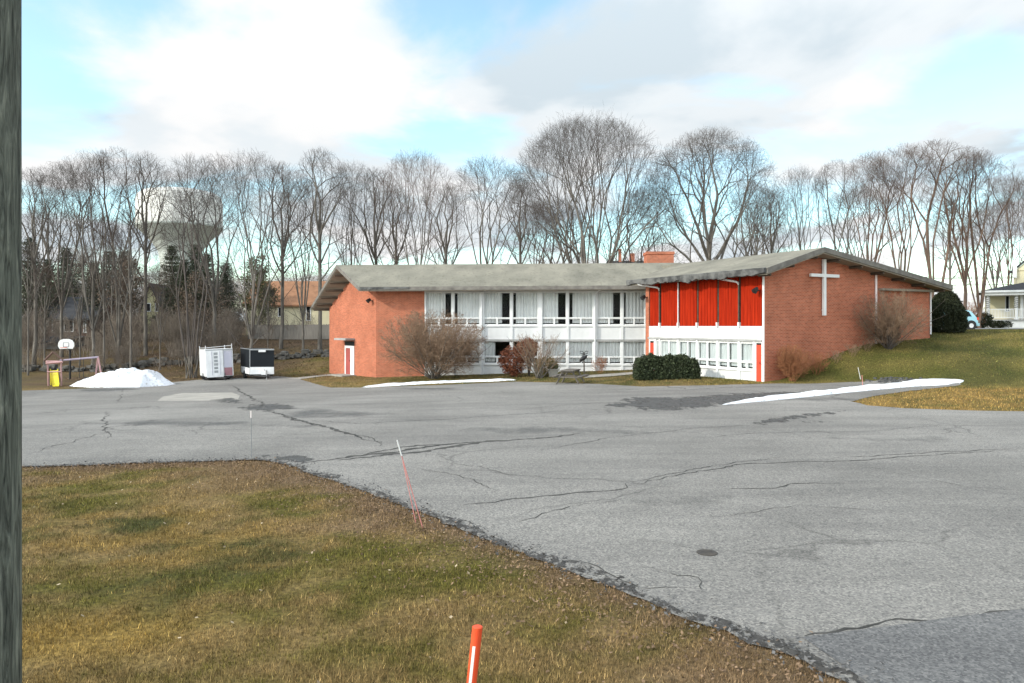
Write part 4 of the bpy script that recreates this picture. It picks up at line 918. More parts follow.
def make_tree(g, split=2, trunk_sides=(9, 7, 4, 3, 3)):
    return (lines_mesh('trunk', [l_ for l_ in g.lines if l_[0] < split], trunk_sides), lines_mesh('crown', [l_ for l_ in g.lines if l_[0] >= split], trunk_sides), max(p[2] for l_ in g.lines for p in l_[1]))
class Fork(Grow):
    """limbs that fork again and again and all end at the crown's outline"""
    def __init__(s, seed, env, tipr=.0052, step=(.24, .40), a1=11, a2=29, up=.05, maxg=9, side=.30, pfork=.88, minroom=.9, first=1.05):
        s.ph = [random.Random(seed + 5).uniform(0, 6.28) for _ in range(4)]
        s.r = random.Random(seed); s.env = env; s.lines = []; s.tipr, s.step, s.a1, s.a2, s.up, s.maxg, s.side, s.pfork, s.minroom, s.first = tipr, step, a1, a2, up, maxg, side, pfork, minroom, first
    def limb(s, p, d, r0, g, az, cap=99.0):
        r = s.r; a_ = math.atan2(d[1], d[0]); lump = .97 + .13 * math.sin(3 * a_ + s.ph[0] + 2 * d[2]) + .11 * math.sin(5 * a_ + s.ph[1] - 5 * d[2]) + .08 * math.sin(9 * d[2] + s.ph[2])
        room = min(s.room(p, d) * (r.uniform(.72, 1.16) if g > 4 else r.uniform(.82, 1.06)) * (lump if g > 0 else 1), cap)
        if room < .22: return
        L_ = room if room < s.minroom else room * r.uniform(*s.step) * (s.first if g < 2 else 1)
        L_ = max(L_, min(room, .42)); n = 4 if L_ > 1.2 else 3 if L_ > .7 else 2; pts = [p]; rad = [r0]; dirs = []; r1 = max(s.tipr, r0 * .86)
        for i in range(n):
            k = .045 if g < 2 else .075; d = norm3((d[0] + r.gauss(0, k), d[1] + r.gauss(0, k), d[2] + r.gauss(0, k) + s.up * L_ / n)); p = tuple(p[c] + d[c] * L_ / n for c in range(3)); pts.append(p); dirs.append(d); rad.append(r0 + (r1 - r0) * (i + 1) / n)
        last = room - L_ < .12 or g >= s.maxg
        if last: rad[-1] = s.tipr * .8
        s.lines.append((1 if r0 > .035 else 2 if r0 > .016 else 3, pts, rad))
        # side sprays
        q = s.side * (1 if g > 1 else .8) * min(2.2, L_)
        while q > 0:
            if r.random() < q:
                i = r.randrange(n); sd = turn(dirs[i], R(r.uniform(32, 62)), r.uniform(0, 6.28)); s.limb(pts[i + 1], sd, max(s.tipr, min(.014, r0 * .4)), max(g + 2, s.maxg - 3), r.uniform(0, 6.28), r.uniform(.6, 2.2))
            q -= 1
        if last: return
        az += 2.2 + r.uniform(-.7, .7); cap2 = cap - L_
        if r.random() < s.pfork:
            s.limb(p, turn(d, R(s.a1 * r.uniform(.5, 1.5)), az), max(s.tipr, r1 * .86), g + 1, az, cap2); s.limb(p, turn(d, R(s.a2 * r.uniform(.65, 1.25)), az + math.pi), max(s.tipr, r1 * r.uniform(.52, .72)), g + 1, az + 1.3, cap2)
        else: s.limb(p, turn(d, R(7), az), r1, g + 1, az, cap2)
def forked(seed, H, rx, leaders, spread, th=.2, r0=.18, lo=.2, stagger=.0, low=0, **kw):
    g = Fork(seed, (0, 0, H * (.5 + lo / 2), rx, H * (.5 - lo / 2)), **kw); r = g.r; tl = H * th * (1 + stagger); n = 9; pts = [(0, 0, -.3)]
    for i in range(n): pts.append((pts[-1][0] + r.gauss(0, .03), pts[-1][1] + r.gauss(0, .03), -.3 + (tl + .3) * (i + 1) / n))
    rad = [r0 * (1.25 if i == 0 else 1.1 if i == 1 else 1 - .28 * i / n) for i in range(n + 1)]; g.lines.append((0, pts, rad)); az = r.uniform(0, 6.28)
    for i in range(leaders):
        az += 2.4 + r.uniform(-.3, .3); f_ = i / max(1, leaders - 1); k = n - int(round(stagger / (1 + stagger) * n * f_ * .95)) if stagger else n - (i % 2)
        g.limb(pts[k], turn((0, 0, 1), R(spread * math.sqrt((i + .3) / leaders) * r.uniform(.85, 1.15)), az), r0 * (.62 - .22 * f_) * r.uniform(.85, 1.1), 0, az)
    for i in range(low):
        k = r.randrange(max(2, n // 3), n); az += 2.4; g.limb(pts[k], turn((0, 0, 1), R(r.uniform(50, 70)), az), r0 * .2, 3, az, H * r.uniform(.16, .30))
    return make_tree(g)
def thicket(seed, H, rx, stems, r0=.075, spread=24, **kw):
    g = Fork(seed, (0, 0, H * .54, rx, H * .46), **kw); r = g.r; az = 0
    for i in range(stems):
        az += 2.4; q = (.45 * math.cos(az) * math.sqrt(i / stems), .45 * math.sin(az) * math.sqrt(i / stems), -.25); d = turn((0, 0, 1), R(spread * math.sqrt((i + .5) / stems) * r.uniform(.7, 1.2)), az)
        top = (q[0] + d[0] * 2, q[1] + d[1] * 2, q[2] + d[2] * 2); rr_ = r0 * r.uniform(.6, 1.1); g.lines.append((0, [q, tuple((q[c] + top[c]) / 2 + (.05 if c < 2 else 0) for c in range(3)), top], [rr_ * 1.2, rr_ * 1.05, rr_])); g.limb(top, d, rr_, 1, az)
    return make_tree(g, split=1)
KINDS = {
    'vase_a': forked(11, 18, 4.7, 6, 23, .20, .17, .18, low=5), 'vase_b': forked(12, 18, 5.6, 7, 29, .16, .18, .14, low=5, side=.45), 'vase_c': forked(13, 18, 3.8, 6, 20, .26, .16, .20, low=6, side=.6), 'twin': forked(18, 18, 4.3, 4, 14, .06, .19, .24, low=3, side=.65, first=1.4),
    'slim_a': forked(21, 18, 3.0, 8, 34, .34, .15, .16, side=.5, stagger=.9, low=5), 'slim_b': forked(22, 18, 3.8, 9, 42, .30, .16, .2, stagger=1.0, low=5),
    'big': forked(31, 20, 9.2, 13, 52, .10, .32, .08, step=(.18, .32), side=.24, maxg=10, low=6), 'oak': forked(41, 18, 8.4, 9, 64, .20, .36, .08, stagger=.9, a1=14, a2=36, up=.07, step=(.19, .33), side=.5, maxg=10, low=6),
    'thicket': thicket(51, 18, 4.4, 8, .075, 19, side=.4, first=1.5), 'brushy': thicket(52, 12, 3.8, 11, .06, 32, side=.7),
}
print('tree faces', {k: (len(v[0].polygons), len(v[1].polygons), round(v[2], 1)) for k, v in KINDS.items()})
TREEN = {'vase_a': 'bare_tree', 'big': 'bare_tree'}
def tree(kind, px, d, top, sxy, rz, label, mtwig='twig', mbark='bark', group='bare trees behind the buildings', lean=(0, 0)):
    tr_, cr_, H0 = KINDS[kind]; p = pd(px, d); need = zpy(top, d) - p.z; sc = need / H0
    t = thing('bare_tree', label, 'tree', p, R(rz), group); t.rotation_euler = (R(lean[0]), R(lean[1]), R(rz))
    wide = sxy * sc
    for nm, me_, mm in (('trunk', tr_, mbark), ('crown', cr_, mtwig)):
        me2 = me_
        o = bpy.data.objects.new(nm, me2); COL.objects.link(o); o.parent = t; o.scale = (wide, wide, sc)
        if not me2.materials: me2.materials.append(M[mm])
        o.material_slots[0].link = 'OBJECT'; o.material_slots[0].material = M[mm]
    return t
TREES = [
 ('slim_b', 34, 62, 166, 1.1, 10, 'bare tree nearest the utility pole at the left edge of the woods'),
 ('vase_c', 62, 66, 160, 1.0, 80, 'slender bare tree directly behind the basketball backboard'),
 ('vase_a', 93, 60, 148, .9, 200, 'tall bare tree above the right end of the pink play frame'),
 ('twin', 119, 63, 146, .9, 30, 'tall twin stemmed bare tree rising behind the snow heap'),
 ('slim_a', 146, 67, 150, 1.1, 120, 'thin bare tree crossing the left edge of the water tower'),
 ('thicket', 190, 57, 150, 1.0, 0, 'many stemmed bare tree behind the white trailer and before the water tower'),
 ('vase_c', 214, 68, 152, 1.2, 250, 'bare tree at the right edge of the water tower tank'),
 ('vase_b', 251, 58, 148, .85, 300, 'broad forked bare tree standing behind the dark trailer'),
 ('slim_b', 281, 72, 160, 1.1, 40, 'bare tree before the house with the orange roof'),
 ('vase_a', 303, 68, 178, .8, 150, 'shorter bare tree just left of the long wing gable'),
 ('slim_a', 320, 67, 146, 1.2, 220, 'tall straight bare tree at the left tip of the long wing roof'),
 ('vase_b', 352, 72, 158, .7, 60, 'bare tree rising over the left gable peak of the long wing'),
 ('slim_b', 376, 76, 166, 1.2, 310, 'thin bare tree above the brick corner of the long wing'),
 ('vase_b', 416, 69, 147, .80, 15, 'oval crowned bare tree above the leftmost curtained windows'),
 ('slim_a', 396, 82, 185, 1.3, 100, 'small faint bare tree left of the oval crowned tree'),
 ('slim_b', 447, 80, 182, 1.3, 190, 'small faint bare tree right of the oval crowned tree'),
 ('vase_a', 487, 69, 154, 1.1, 270, 'bare tree with thin spreading limbs left of the largest crown'),
 ('slim_a', 520, 80, 178, 1.3, 330, 'slender bare tree under the left flank of the largest crown'),
 ('vase_c', 552, 70, 196, 1.5, 70, 'low forked bare tree in front of the largest crown'),
 ('big', 592, 66, 106, .80, 20, 'largest bare tree with a huge round crown over the long wing'),
 ('brushy', 640, 74, 186, 1.3, 90, 'dense dark brushy tree behind the brick chimney'),
 ('oak', 709, 65, 126, .82, 200, 'spreading bare oak with heavy low limbs right of the chimney'),
 ('vase_c', 748, 74, 178, 1.3, 130, 'bare tree beside the right flank of the spreading oak'),
 ('slim_b', 772, 78, 186, 1.2, 290, 'thin bare tree between the oak and the hall roof'),
 ('vase_b', 799, 72, 164, .75, 240, 'pale bare tree over the ridge of the hall roof'),
 ('twin', 838, 69, 158, .85, 330, 'slender leaning bare tree right of the hall ridge'),
 ('vase_c', 871, 66, 150, 1.0, 20, 'forked bare tree above the right half of the hall roof'),
 ('vase_a', 902, 63, 142, .95, 110, 'tall full bare tree above the lower end of the hall roof'),
 ('twin', 934, 61, 139, 1.3, 60, 'tall double stemmed bare tree over the yew'),
 ('vase_c', 965, 63, 146, 1.2, 160, 'bare tree rising behind the pale blue car'),
 ('twin', 980, 65, 150, 1.1, 10, 'twin stemmed bare tree left of the porch house'),
 ('vase_b', 1008, 82, 172, .8, 210, 'bare tree rising behind the porch roof'),
 ('vase_a', 1034, 80, 176, 1.0, 290, 'bare tree behind the porch house at the right edge of the picture'),
]
for i, (k, px, d, top, sx_, rz, lab) in enumerate(TREES):
    warm = px > 860 or i % 5 == 3
    tree(k, px, d, top, sx_, rz, lab, 'twig_warm' if warm else 'twig', 'bark_warm' if px > 860 else 'bark')
FAR = [(48, 92, 196), (536, 96, 200), (756, 105, 200), (856, 96, 184), (950, 95, 196), (995, 110, 196)]
fk = ['slim_a', 'vase_c', 'slim_b', 'vase_a']
flab = 'faint thin bare tree in the far rank behind the front row of trees'
for i, (px, d, top) in enumerate(FAR):
    tree(fk[i % 4], px, d, top, 1.2, 47 * i, flab, group='far rank of faint bare trees')
# young saplings in the left wood
SAP = [(28, 58, 240), (44, 60, 262), (80, 62, 240), (104, 60, 210), (131, 59, 205), (160, 60, 262), (268, 64, 282), (112, 74, 225)]
for i, (px, d, top) in enumerate(SAP):
    tree(['slim_a', 'slim_b', 'vase_c'][i % 3], px, d, top, .8, 71 * i, 'thin young bare sapling among the trees behind the parking lot', 'twig_warm' if i % 2 else 'twig', group='saplings behind the parking lot')

# ------------------------------------------------------------------ leafy masses
def leaf_mesh(name, pts, size, aspect=.6, up=0.0):
    n = len(pts); a = rng.normal(0, 1, (n, 3)); a[:, 2] += up; a /= np.linalg.norm(a, axis=1, keepdims=True)
    b = np.cross(a, rng.normal(0, 1, (n, 3))); b /= np.linalg.norm(b, axis=1, keepdims=True) + 1e-9
    s_ = np.asarray(size)[:, None] if hasattr(size, '__len__') else size
    v = np.stack([pts - a * s_ * .5, pts + b * s_ * aspect * .5, pts + a * s_ * .5, pts - b * s_ * aspect * .5], 1).reshape(-1, 3)
    return npmesh(name, v, np.arange(4 * n).reshape(-1, 4))
def cloud(n, rad, seed, shell=.55, lump=.22, freq=2.3):
    """points in an uneven ellipsoid, denser towards its surface"""
    g = np.random.default_rng(seed); d = g.normal(0, 1, (n, 3)); d /= np.linalg.norm(d, axis=1, keepdims=True)
    k = fbm(d[:, 0] * freq + 9 + seed, d[:, 1] * freq + d[:, 2] * freq * 1.3 + 4, 4); r_ = (1 + lump * (k - .5) * 3) * (shell + (1 - shell) * g.random(n) ** .7) * (1 + .05 * g.normal(0, 1, n))
    return d * r_[:, None] * np.asarray(rad)
def hedge():
    p0, p1 = gp(638, 379.5), gp(702, 381); p0.y += .8; p1.y += .8
    t = thing('hedge', 'dark green clipped hedge in front of the red and white hall windows', 'hedge', ((p0.x + p1.x) / 2, (p0.y + p1.y) / 2, tz((p0.x + p1.x) / 2, (p0.y + p1.y) / 2)))
    Lx = (p1.x - p0.x) * 1.12; n = 48000; g = np.random.default_rng(5)
    x = g.uniform(-.5, .5, n); y = g.uniform(-.5, .5, n); z = g.random(n)
    f_ = g.integers(0, 5, n); x = np.where(f_ == 0, -.5, np.where(f_ == 1, .5, x)); y = np.where(f_ == 2, -.5, y); z = np.where(f_ >= 3, 1.0, z)
    inn = g.random(n) ** 2 * .45
    X = x * Lx; Y = y * 1.5; Hh = 1.10 + .18 * (fbm((X + 9) * 1.6, Y + 5, 3) - .5) * 2 + .26 * (fbm((X + 9) * 4, Y * 4 + 5, 2) - .5) * 2
    rnd = 1 - .10 * np.clip(z, 0, 1) ** 3
    P = np.stack([X * rnd * (1 - inn), Y * rnd * (1 - inn), (z * (1 - inn * .7)) * Hh * (1 - .06 * np.abs(x * 2) ** 8) + .02], -1) + g.normal(0, .035, (n, 3))
    P[:, 2] = np.maximum(P[:, 2], 0.02)
    link('foliage', leaf_mesh('foliage', P, rng.uniform(.06, .14, n), .6), M['hedge'], t)
    core = MB(); core.box(-Lx * .42, Lx * .42, -.6, .6, 0, .8); o = MB()
    me = bpy.data.meshes.new('inner_branches'); lines = []
    for i in range(260):
        q = (g.uniform(-.46, .46) * Lx, g.uniform(-.6, .6), 0); lines.append((3, [q, (q[0] + g.normal(0, .15), q[1] + g.normal(0, .1), .45), (q[0] + g.normal(0, .3), q[1] + g.normal(0, .2), .85)], [.02, .014, .006]))
    link('inner_branches', lines_mesh('inner_branches', lines), M['twig'], t)
hedge()
def bush(name, label, cat, p, rad, n, leaf, m, seed, shell=.6, lump=.25, stems=8, group=None, freq=2.3, zc=None, minz=.02):
    t = thing(name, label, cat, p, 0, group); zc = rad[2] if zc is None else zc
    P = cloud(n, rad, seed, shell, lump, freq); P[:, 2] += zc; P = P[P[:, 2] > minz]
    link('foliage', leaf_mesh('foliage', P, rng.uniform(leaf * .6, leaf * 1.4, len(P)), .5), M[m], t)
    g = random.Random(seed); lines = []
    for i in range(stems):
        a = g.uniform(0, 6.28); k = g.uniform(.2, .7); lines.append((1, [(0, 0, -.1), (rad[0] * k * .4 * math.cos(a), rad[1] * k * .4 * math.sin(a), zc * .6), (rad[0] * k * math.cos(a), rad[1] * k * math.sin(a), zc * 1.3)], [.05, .035, .012]))
    link('stem', lines_mesh('stem', lines), M['twig'], t)
    return t
# yew at the end of the hall
def yew():
    p = pd(945.5, 47.0); p.z = tz(p.x, p.y); H = zpy(290, 47) - p.z; n = 34000; g = np.random.default_rng(9)
    t = thing('yew_bush', 'tall rounded dark green yew at the right end of the brick hall', 'bush', p)
    h = g.random(n) ** .85; a = g.uniform(0, 6.28, n); prof = np.interp(h, [0, .12, .45, .7, .88, 1], [.86, 1.0, .96, .74, .46, .02]); lum = 1 + .22 * (fbm(np.cos(a) * 1.6 + 5, np.sin(a) * 1.6 + h * 5, 4) - .5) * 2
    r_ = 1.10 * prof * lum * (1 - .25 * g.random(n) ** 2)
    P = np.stack([r_ * np.cos(a) + .1 * (1 - h), r_ * np.sin(a), h * H], -1) + g.normal(0, .04, (n, 3)); P[:, 2] = np.maximum(P[:, 2], .02)
    link('foliage', leaf_mesh('foliage', P, rng.uniform(.08, .16, n), .45), M['yew'], t)
    b = MB(); b.tube([p + Vector((0, 0, -.1)), p + Vector((.05, 0, H * .7))], [.12, .04], 7); b.build('trunk', M['bark'], t)
yew()
# conifers and leafy trees in the left wood
def pine_meshes(seed, H=14, rx=3.0):
    g = np.random.default_rng(seed); lines = []; P = []
    lines.append((0, [(0, 0, -.2), (0.05, 0, H * .5), (.1, 0.05, H)], [.22, .14, .03])); z = H * .12
    while z < H * .99:
        k = g.integers(4, 7); a0 = g.uniform(0, 6.28); R_ = rx * (1 - (z / H)) ** .75 * g.uniform(.65, 1.15) + .25
        for i in range(k):
            a = a0 + i * 6.28 / k + g.normal(0, .25); L_ = R_ * g.uniform(.7, 1.15); e_ = (L_ * math.cos(a), L_ * math.sin(a), z + L_ * .12)
            lines.append((2, [(0, 0, z), (e_[0] * .5, e_[1] * .5, z - .02 * L_), e_], [.05, .03, .008]))
            m_ = int(34 * L_ + 20); t_ = g.random(m_) ** .7; q = np.outer(t_, e_[:2]); q = np.column_stack([q, z + t_ * L_ * .1]) + g.normal(0, .16 + .06 * L_, (m_, 3)) * np.array([1, 1, .55]); P.append(q)
        z += g.uniform(.28, .55)
    P = np.concatenate(P); return lines_mesh('trunk', lines), leaf_mesh('crown', P, g.uniform(.18, .42, len(P)), .28)
PINES = [pine_meshes(1), pine_meshes(2, 14, 3.6)]
for i, (px, d, top, lab) in enumerate([(30, 76, 236, 'dark conifer at the far left of the wood beside the pole'), (66, 90, 246, 'dark conifer behind the red brown house'), (124, 92, 250, 'dark conifer left of the yellow gabled house'), (184, 82, 258, 'dark conifer under the middle of the water tower tank'), (207, 84, 252, 'dark conifer below the right edge of the water tower'), (226, 92, 262, 'dark conifer behind the white trailer'), (94, 84, 262, 'short dark conifer in the middle of the left wood'), (48, 84, 258, 'dark conifer above the grey garage'), (172, 88, 244, 'dark conifer before the left side of the water tower stem'), (196, 90, 243, 'tall dark conifer before the right side of the water tower stem'), (110, 96, 250, 'dark conifer behind the tall twin stemmed tree')]):
    tr_, cr_ = PINES[i % 2]; p = pd(px, d); sc = (zpy(top, d) - p.z) / 14; t = thing('conifer', lab, 'tree', p, R(57 * i), 'dark conifers in the left wood')
    for nm, me_, mm in (('trunk', tr_, 'bark'), ('crown', cr_, 'pine')):
        o = bpy.data.objects.new(nm, me_); COL.objects.link(o); o.parent = t; o.scale = (sc * 1.15, sc * 1.15, sc)
        if not me_.materials: me_.materials.append(M[mm])
def leafy(label, px, d, top, rx, n, leaf, m, seed, group=None, low=.12, name='leafy_tree'):
    p = pd(px, d); H = zpy(top, d) - p.z; t = thing(name, label, 'tree', p, 0, group); g = Grow(seed, (0, 0, H * .58, rx, H * .45), nch=(12, 8, 6), ang=(44, 42, 42), ratio=(.5, .5, .5), segs=(9, 6, 4, 3), start=(low, .2, .1), tipr=.012, full=(H, H * .3, H * .15))
    g.branch((0, 0, -.2), (0, 0, 1), H * .95, .16, 0); link('trunk', lines_mesh('trunk', g.lines, (7, 5, 3, 3)), M['bark'], t)
    ends = np.array([q for l_ in g.lines if l_[0] >= 2 for q in l_[1][1:]]); r_ = np.random.default_rng(seed); i = r_.integers(0, len(ends), n)
    P = ends[i] + r_.normal(0, .22, (n, 3)); link('crown', leaf_mesh('crown', P, r_.uniform(leaf * .6, leaf * 1.4, n), .6), M[m], t); return t
leafy('tree keeping its brown dead leaves behind the play frame', 80, 101, 256, 3.4, 6500, .16, 'beech', 3)
leafy('wide tree keeping its brown dead leaves above the snow heap', 122, 78, 258, 3.8, 6500, .16, 'beech', 4)
leafy('tree keeping its brown dead leaves just right of the many stemmed tree', 205, 74, 272, 2.8, 4500, .15, 'beech', 5)
leafy('low tree keeping its brown dead leaves beside the pole', 38, 98, 266, 2.6, 4000, .15, 'beech', 6)
leafy('round olive green tree before the house with the orange roof', 259, 82, 256, 2.5, 7000, .18, 'olive', 7, low=.1)
# undergrowth: one tangled mass of stems
def undergrowth():
    lib = []
    for s_ in range(5):
        g = Grow(200 + s_, (0, 0, 1.6, 1.6, 1.9), nch=(6, 5, 4), ang=(34, 40, 44), ratio=(.55, .55, .55), segs=(6, 5, 3, 2), start=(.15, .15, .1), tipr=.007, minlen=.08, full=(2.6, 1.2, .6)); r_ = g.r
        for i in range(5): g.branch((r_.uniform(-.4, .4), r_.uniform(-.4, .4), -.1), turn((0, 0, 1), R(r_.uniform(5, 35)), r_.uniform(0, 6.28)), r_.uniform(2, 3.2), .03, 0)
        m_ = lines_mesh('u', g.lines, (4, 3, 3, 3)); v = np.empty(len(m_.vertices) * 3, np.float32); m_.vertices.foreach_get('co', v); f = np.empty(len(m_.polygons) * 4, np.int32); m_.polygons.foreach_get('vertices', f); lib.append((v.reshape(-1, 3), f.reshape(-1, 4))); bpy.data.meshes.remove(m_)
    V, Fq, b = [], [], 0; g = np.random.default_rng(77); k = 0
    while k < 240:
        px = g.uniform(-10, 318); d = g.uniform(59, 88)
        if 236 < px < 345 and (d < 77 or g.random() < .75): continue
        if (140 < px < 168 or 42 < px < 94) and g.random() < .82: continue
        p = pd(px, d); v, f = lib[k % 5]; a = g.uniform(0, 6.28); s_ = g.uniform(.6, 1.35) * (1.0 if d > 66 else .6); c, sn = math.cos(a), math.sin(a)
        q = np.stack([v[:, 0] * c - v[:, 1] * sn, v[:, 0] * sn + v[:, 1] * c, v[:, 2]], -1) * s_ + np.array(p); V.append(q); Fq.append(f + b); b += len(v); k += 1
    return tag(link('undergrowth', npmesh('undergrowth', np.concatenate(V), np.concatenate(Fq)), M['brush']), 'tangled leafless undergrowth below the trees on the left', 'undergrowth', kind='stuff')
undergrowth()
# far wood closing the view on the left
def far_wood():
    g = np.random.default_rng(31); P = []; lines = []
    for i in range(230):
        px = g.uniform(-60, 335); d = g.uniform(105, 150); p = pd(px, d); H = (zpy(g.uniform(246, 292), d) - p.z); n = 620
        c = cloud(n, (g.uniform(1.8, 3.2), g.uniform(1.8, 3.2), H * .42), 300 + i, .2, .3); c[:, 2] += H * .58; P.append(c + np.array(p)); lines.append((1, [tuple(p), (p.x + g.normal(0, .4), p.y, p.z + H * .6), (p.x + g.normal(0, .9), p.y, p.z + H)], [.16, .1, .03]))
    P = np.concatenate(P); o = link('far_wood', leaf_mesh('far_wood', P, g.uniform(.2, .5, len(P)), .16), leafmat('far_twigs', (0.13, 0.112, 0.095), (0.25, 0.215, 0.18))); tag(o, 'brown far wood behind the houses on the left', 'wood', kind='stuff')
far_wood()

# ------------------------------------------------------------------ shrubs round the buildings
def shrub(name, label, p, H, rx, stems, r0, m, seed, spread=50, dens=1.0, group=None, trop=.03, mb=None, levels=(13, 8, 6), start=.12, cat='shrub', tip=.004, zc=.50, rz=.52):
    g = Grow(seed, (0, 0, H * zc, rx, H * rz), nch=tuple(int(x * dens) for x in levels), ang=(38, 42, 45), ratio=(.5, .5, .55), segs=(9, 6, 4, 3), start=(start, .12, .1), trop=(trop, .03, .03, .02), wob=(.07, .12, .16, .2), taper=.14, tipr=tip, minlen=.05, full=(math.hypot(H, rx) * .8, H * .4, H * .2, H * .1)); r_ = g.r; az = 0
    for i in range(stems):
        az += 2.4; f_ = math.sqrt((i + .5) / stems); g.branch((.18 * f_ * math.cos(az), .18 * f_ * math.sin(az), -.08), turn((0, 0, 1), R(spread * f_ * r_.uniform(.75, 1.15)), az), math.hypot(H, rx * f_) * r_.uniform(.8, 1.0), r0 * r_.uniform(.6, 1.1), 0)
    t = thing(name, label, cat, p, 0, group)
    link('stem', lines_mesh('stem', [l_ for l_ in g.lines if l_[0] < 1], (6, 4, 3, 3)), M[mb or m], t); link('twigs', lines_mesh('twigs', [l_ for l_ in g.lines if l_[0] >= 1], (6, 4, 3, 3)), M[m], t); return t
pS = gp(432, 380); pS.y += 1.0; pS.z = tz(pS.x, pS.y)
shrub('bare_shrub', 'very large domed bare shrub before the brick corner of the long wing', pS, zpy(308, pS.y) - pS.z, 3.75, 34, .04, 'twig_shrub', 61, 66, 1.05, mb='bark', tip=.006)
p = gp(540, 380); p.y += 1.6; p.z = tz(p.x, p.y)
shrub('bare_shrub', 'open fan shaped bare shrub before the middle windows of the long wing', p, zpy(330, p.y) - p.z, 2.1, 13, .035, 'twig_shrub', 62, 44, .68, mb='bark', trop=.02)
bush('rusty_shrub', 'rust brown clipped shrub left of the fan shaped bare shrub', 'shrub', pd(513, 46.5), (.80, .75, .95), 5200, .10, 'rust', 63, zc=.95)
bush('rusty_shrub', 'upper rust leaved shrub leaning against the fan shaped bare shrub', 'shrub', pd(529, 47.4), (.62, .6, .62), 2600, .10, 'rust', 64, zc=1.75, lump=.45)
bush('evergreen_shrub', 'low yellow green shrub at the foot of the fan shaped bare shrub', 'shrub', pd(547, 46.0), (.75, .6, .62), 3600, .09, 'yellowgreen', 65, zc=.6)
shrub('orange_shrub', 'small rust twigged shrub under the rightmost windows of the long wing', pd(600, 47.3), 1.25, .65, 7, .012, 'twig_orange', 66, 35, .8)
# twiggy shrubs along the gable wall
def wallp(t, s): q = hp(t, s, 0); return Vector((q.x, q.y, tz(q.x, q.y)))
shrub('orange_shrub', 'orange brown twiggy shrub at the near corner of the hall gable', wallp(1.15, .75), 2.0, 1.0, 16, .016, 'twig_orange', 67, 36, 1.0)
shrub('orange_shrub', 'thinner orange brown shrub midway along the foot of the hall gable', wallp(2.9, .8), 1.25, .9, 9, .012, 'twig_orange', 68, 42, .8)
shrub('bare_shrub', 'tall airy bare shrub before the white downspout on the hall gable', wallp(8.2, 1.1), 3.4, 2.2, 20, .025, 'twig_shrub', 69, 58, 1.05, trop=.02, mb='twig')
bush('evergreen_shrub', 'dark leafy bush at the foot of the airy shrub on the gable', 'shrub', wallp(8.6, .75), (.62, .5, .78), 4200, .11, 'beech', 70, zc=.75, lump=.4)
for i, (t_, s_) in enumerate(((4.6, .6), (5.8, .7), (6.9, .7))):
    shrub('dry_plant', ['dry plant stalks low on the gable wall nearest the cross', 'dry plant stalks halfway up the bank along the gable', 'dry plant stalks just left of the dark leafy bush'][i], wallp(t_, s_), .7, .7, 8, .008, 'twig_shrub', 71 + i, 50, .6, group='dry stalks along the gable wall')
shrub('bare_shrub', 'leafless brown shrub behind the pale blue car', pd(966, 66), 2.6, 1.9, 14, .03, 'twig_orange', 75, 40, .8)
shrub('bare_shrub', 'leafless shrub at the left corner of the porch house', pd(981, 69), 2.0, 1.1, 10, .02, 'twig_warm', 76, 40, .8)
bush('evergreen_shrub', 'dark round shrub beside the left corner of the porch', 'shrub', pd(983, 68.2), (.8, .8, .75), 2600, .14, 'yew', 77, zc=.7)
# ------------------------------------------------------------------ foreground: pole, markers
def utility_pole():
    D_ = 2.6; X = (12.4 - 512) / F * D_; zb = tz(X - .15, D_); t = thing('utility_pole', 'weathered grey green wooden utility pole at the left edge of the picture', 'utility pole', (X - .16, D_, zb))
    n, m_ = 40, 150; vs_, fs = [], []
    for j in range(m_):
        z = -.4 + 10.4 * j / (m_ - 1); r0 = .163 - .0045 * z
        for k in range(n):
            a = 2 * math.pi * k / n; q = float(fbm(np.array([math.cos(a) * 2.2 + 7]), np.array([math.sin(a) * 2.2 + z * .18]), 4)[0]); knot = .014 * math.exp(-((z - 3.25) / .10) ** 2 - ((math.sin((a - 5.6) / 2)) / .25) ** 2)
            r_ = r0 * (1 + .07 * (q - .5)) + knot; vs_.append((r_ * math.cos(a) + .0048 * z, r_ * math.sin(a), z))
    for j in range(m_ - 1):
        for k in range(n): fs.append((j * n + k, j * n + (k + 1) % n, (j + 1) * n + (k + 1) % n, (j + 1) * n + k))
    fs.append(tuple((m_ - 1) * n + k for k in range(n)))
    me = bpy.data.meshes.new('shaft'); me.from_pydata(vs_, [], fs); link('shaft', me, M['pole'], t, smooth=True)
    b = MB(); b.tube([Vector((X - .16, D_, zb + 9.0)) + Vector((-1.1, 0, 0)), Vector((X - .16, D_, zb + 9.0)) + Vector((1.1, 0, 0))], .06, 6); b.build('crossarm', M['weathered_wood'], t)
utility_pole()
def stake(name, label, base, top, r0, cols, cat='marker stake', n=8, group=None):
    t = thing(name, label, cat, base, 0, group)
    for nm, f0, f1, m, k in cols:
        b = MB(); a = base.lerp(top, f0); c = base.lerp(top, f1); b.tube([a, c], r0 * k, n); b.build(nm, M[m], t)
    return t
bs = gp(424, 529); tp = pt(397, 440, bs.y - .1); 
stake('snow_stake', 'leaning pink snow stake with a white reflective top at the edge of the lot', bs - Vector((0, 0, .05)), tp, .0070, [('rod', 0, .83, 'pink', 1), ('reflector', .83, 1, 'white', 1.35)])
bs2 = gp(416.5, 523); 
stake('snow_stake', 'thin plain pink stake standing just left of the reflective snow stake', bs2 - Vector((0, 0, .05)), pt(403, 462, bs2.y), .006, [('rod', 0, 1, 'pink', 1)])
bs = gp(251.5, 458); stake('snow_stake', 'thin grey upright stake at the far edge of the near lawn', bs - Vector((0, 0, .05)), pt(251, 411, bs.y), .011, [('rod', 0, .86, 'grey_metal', 0.85), ('tip', .86, 1, 'reflect', 1.2)])
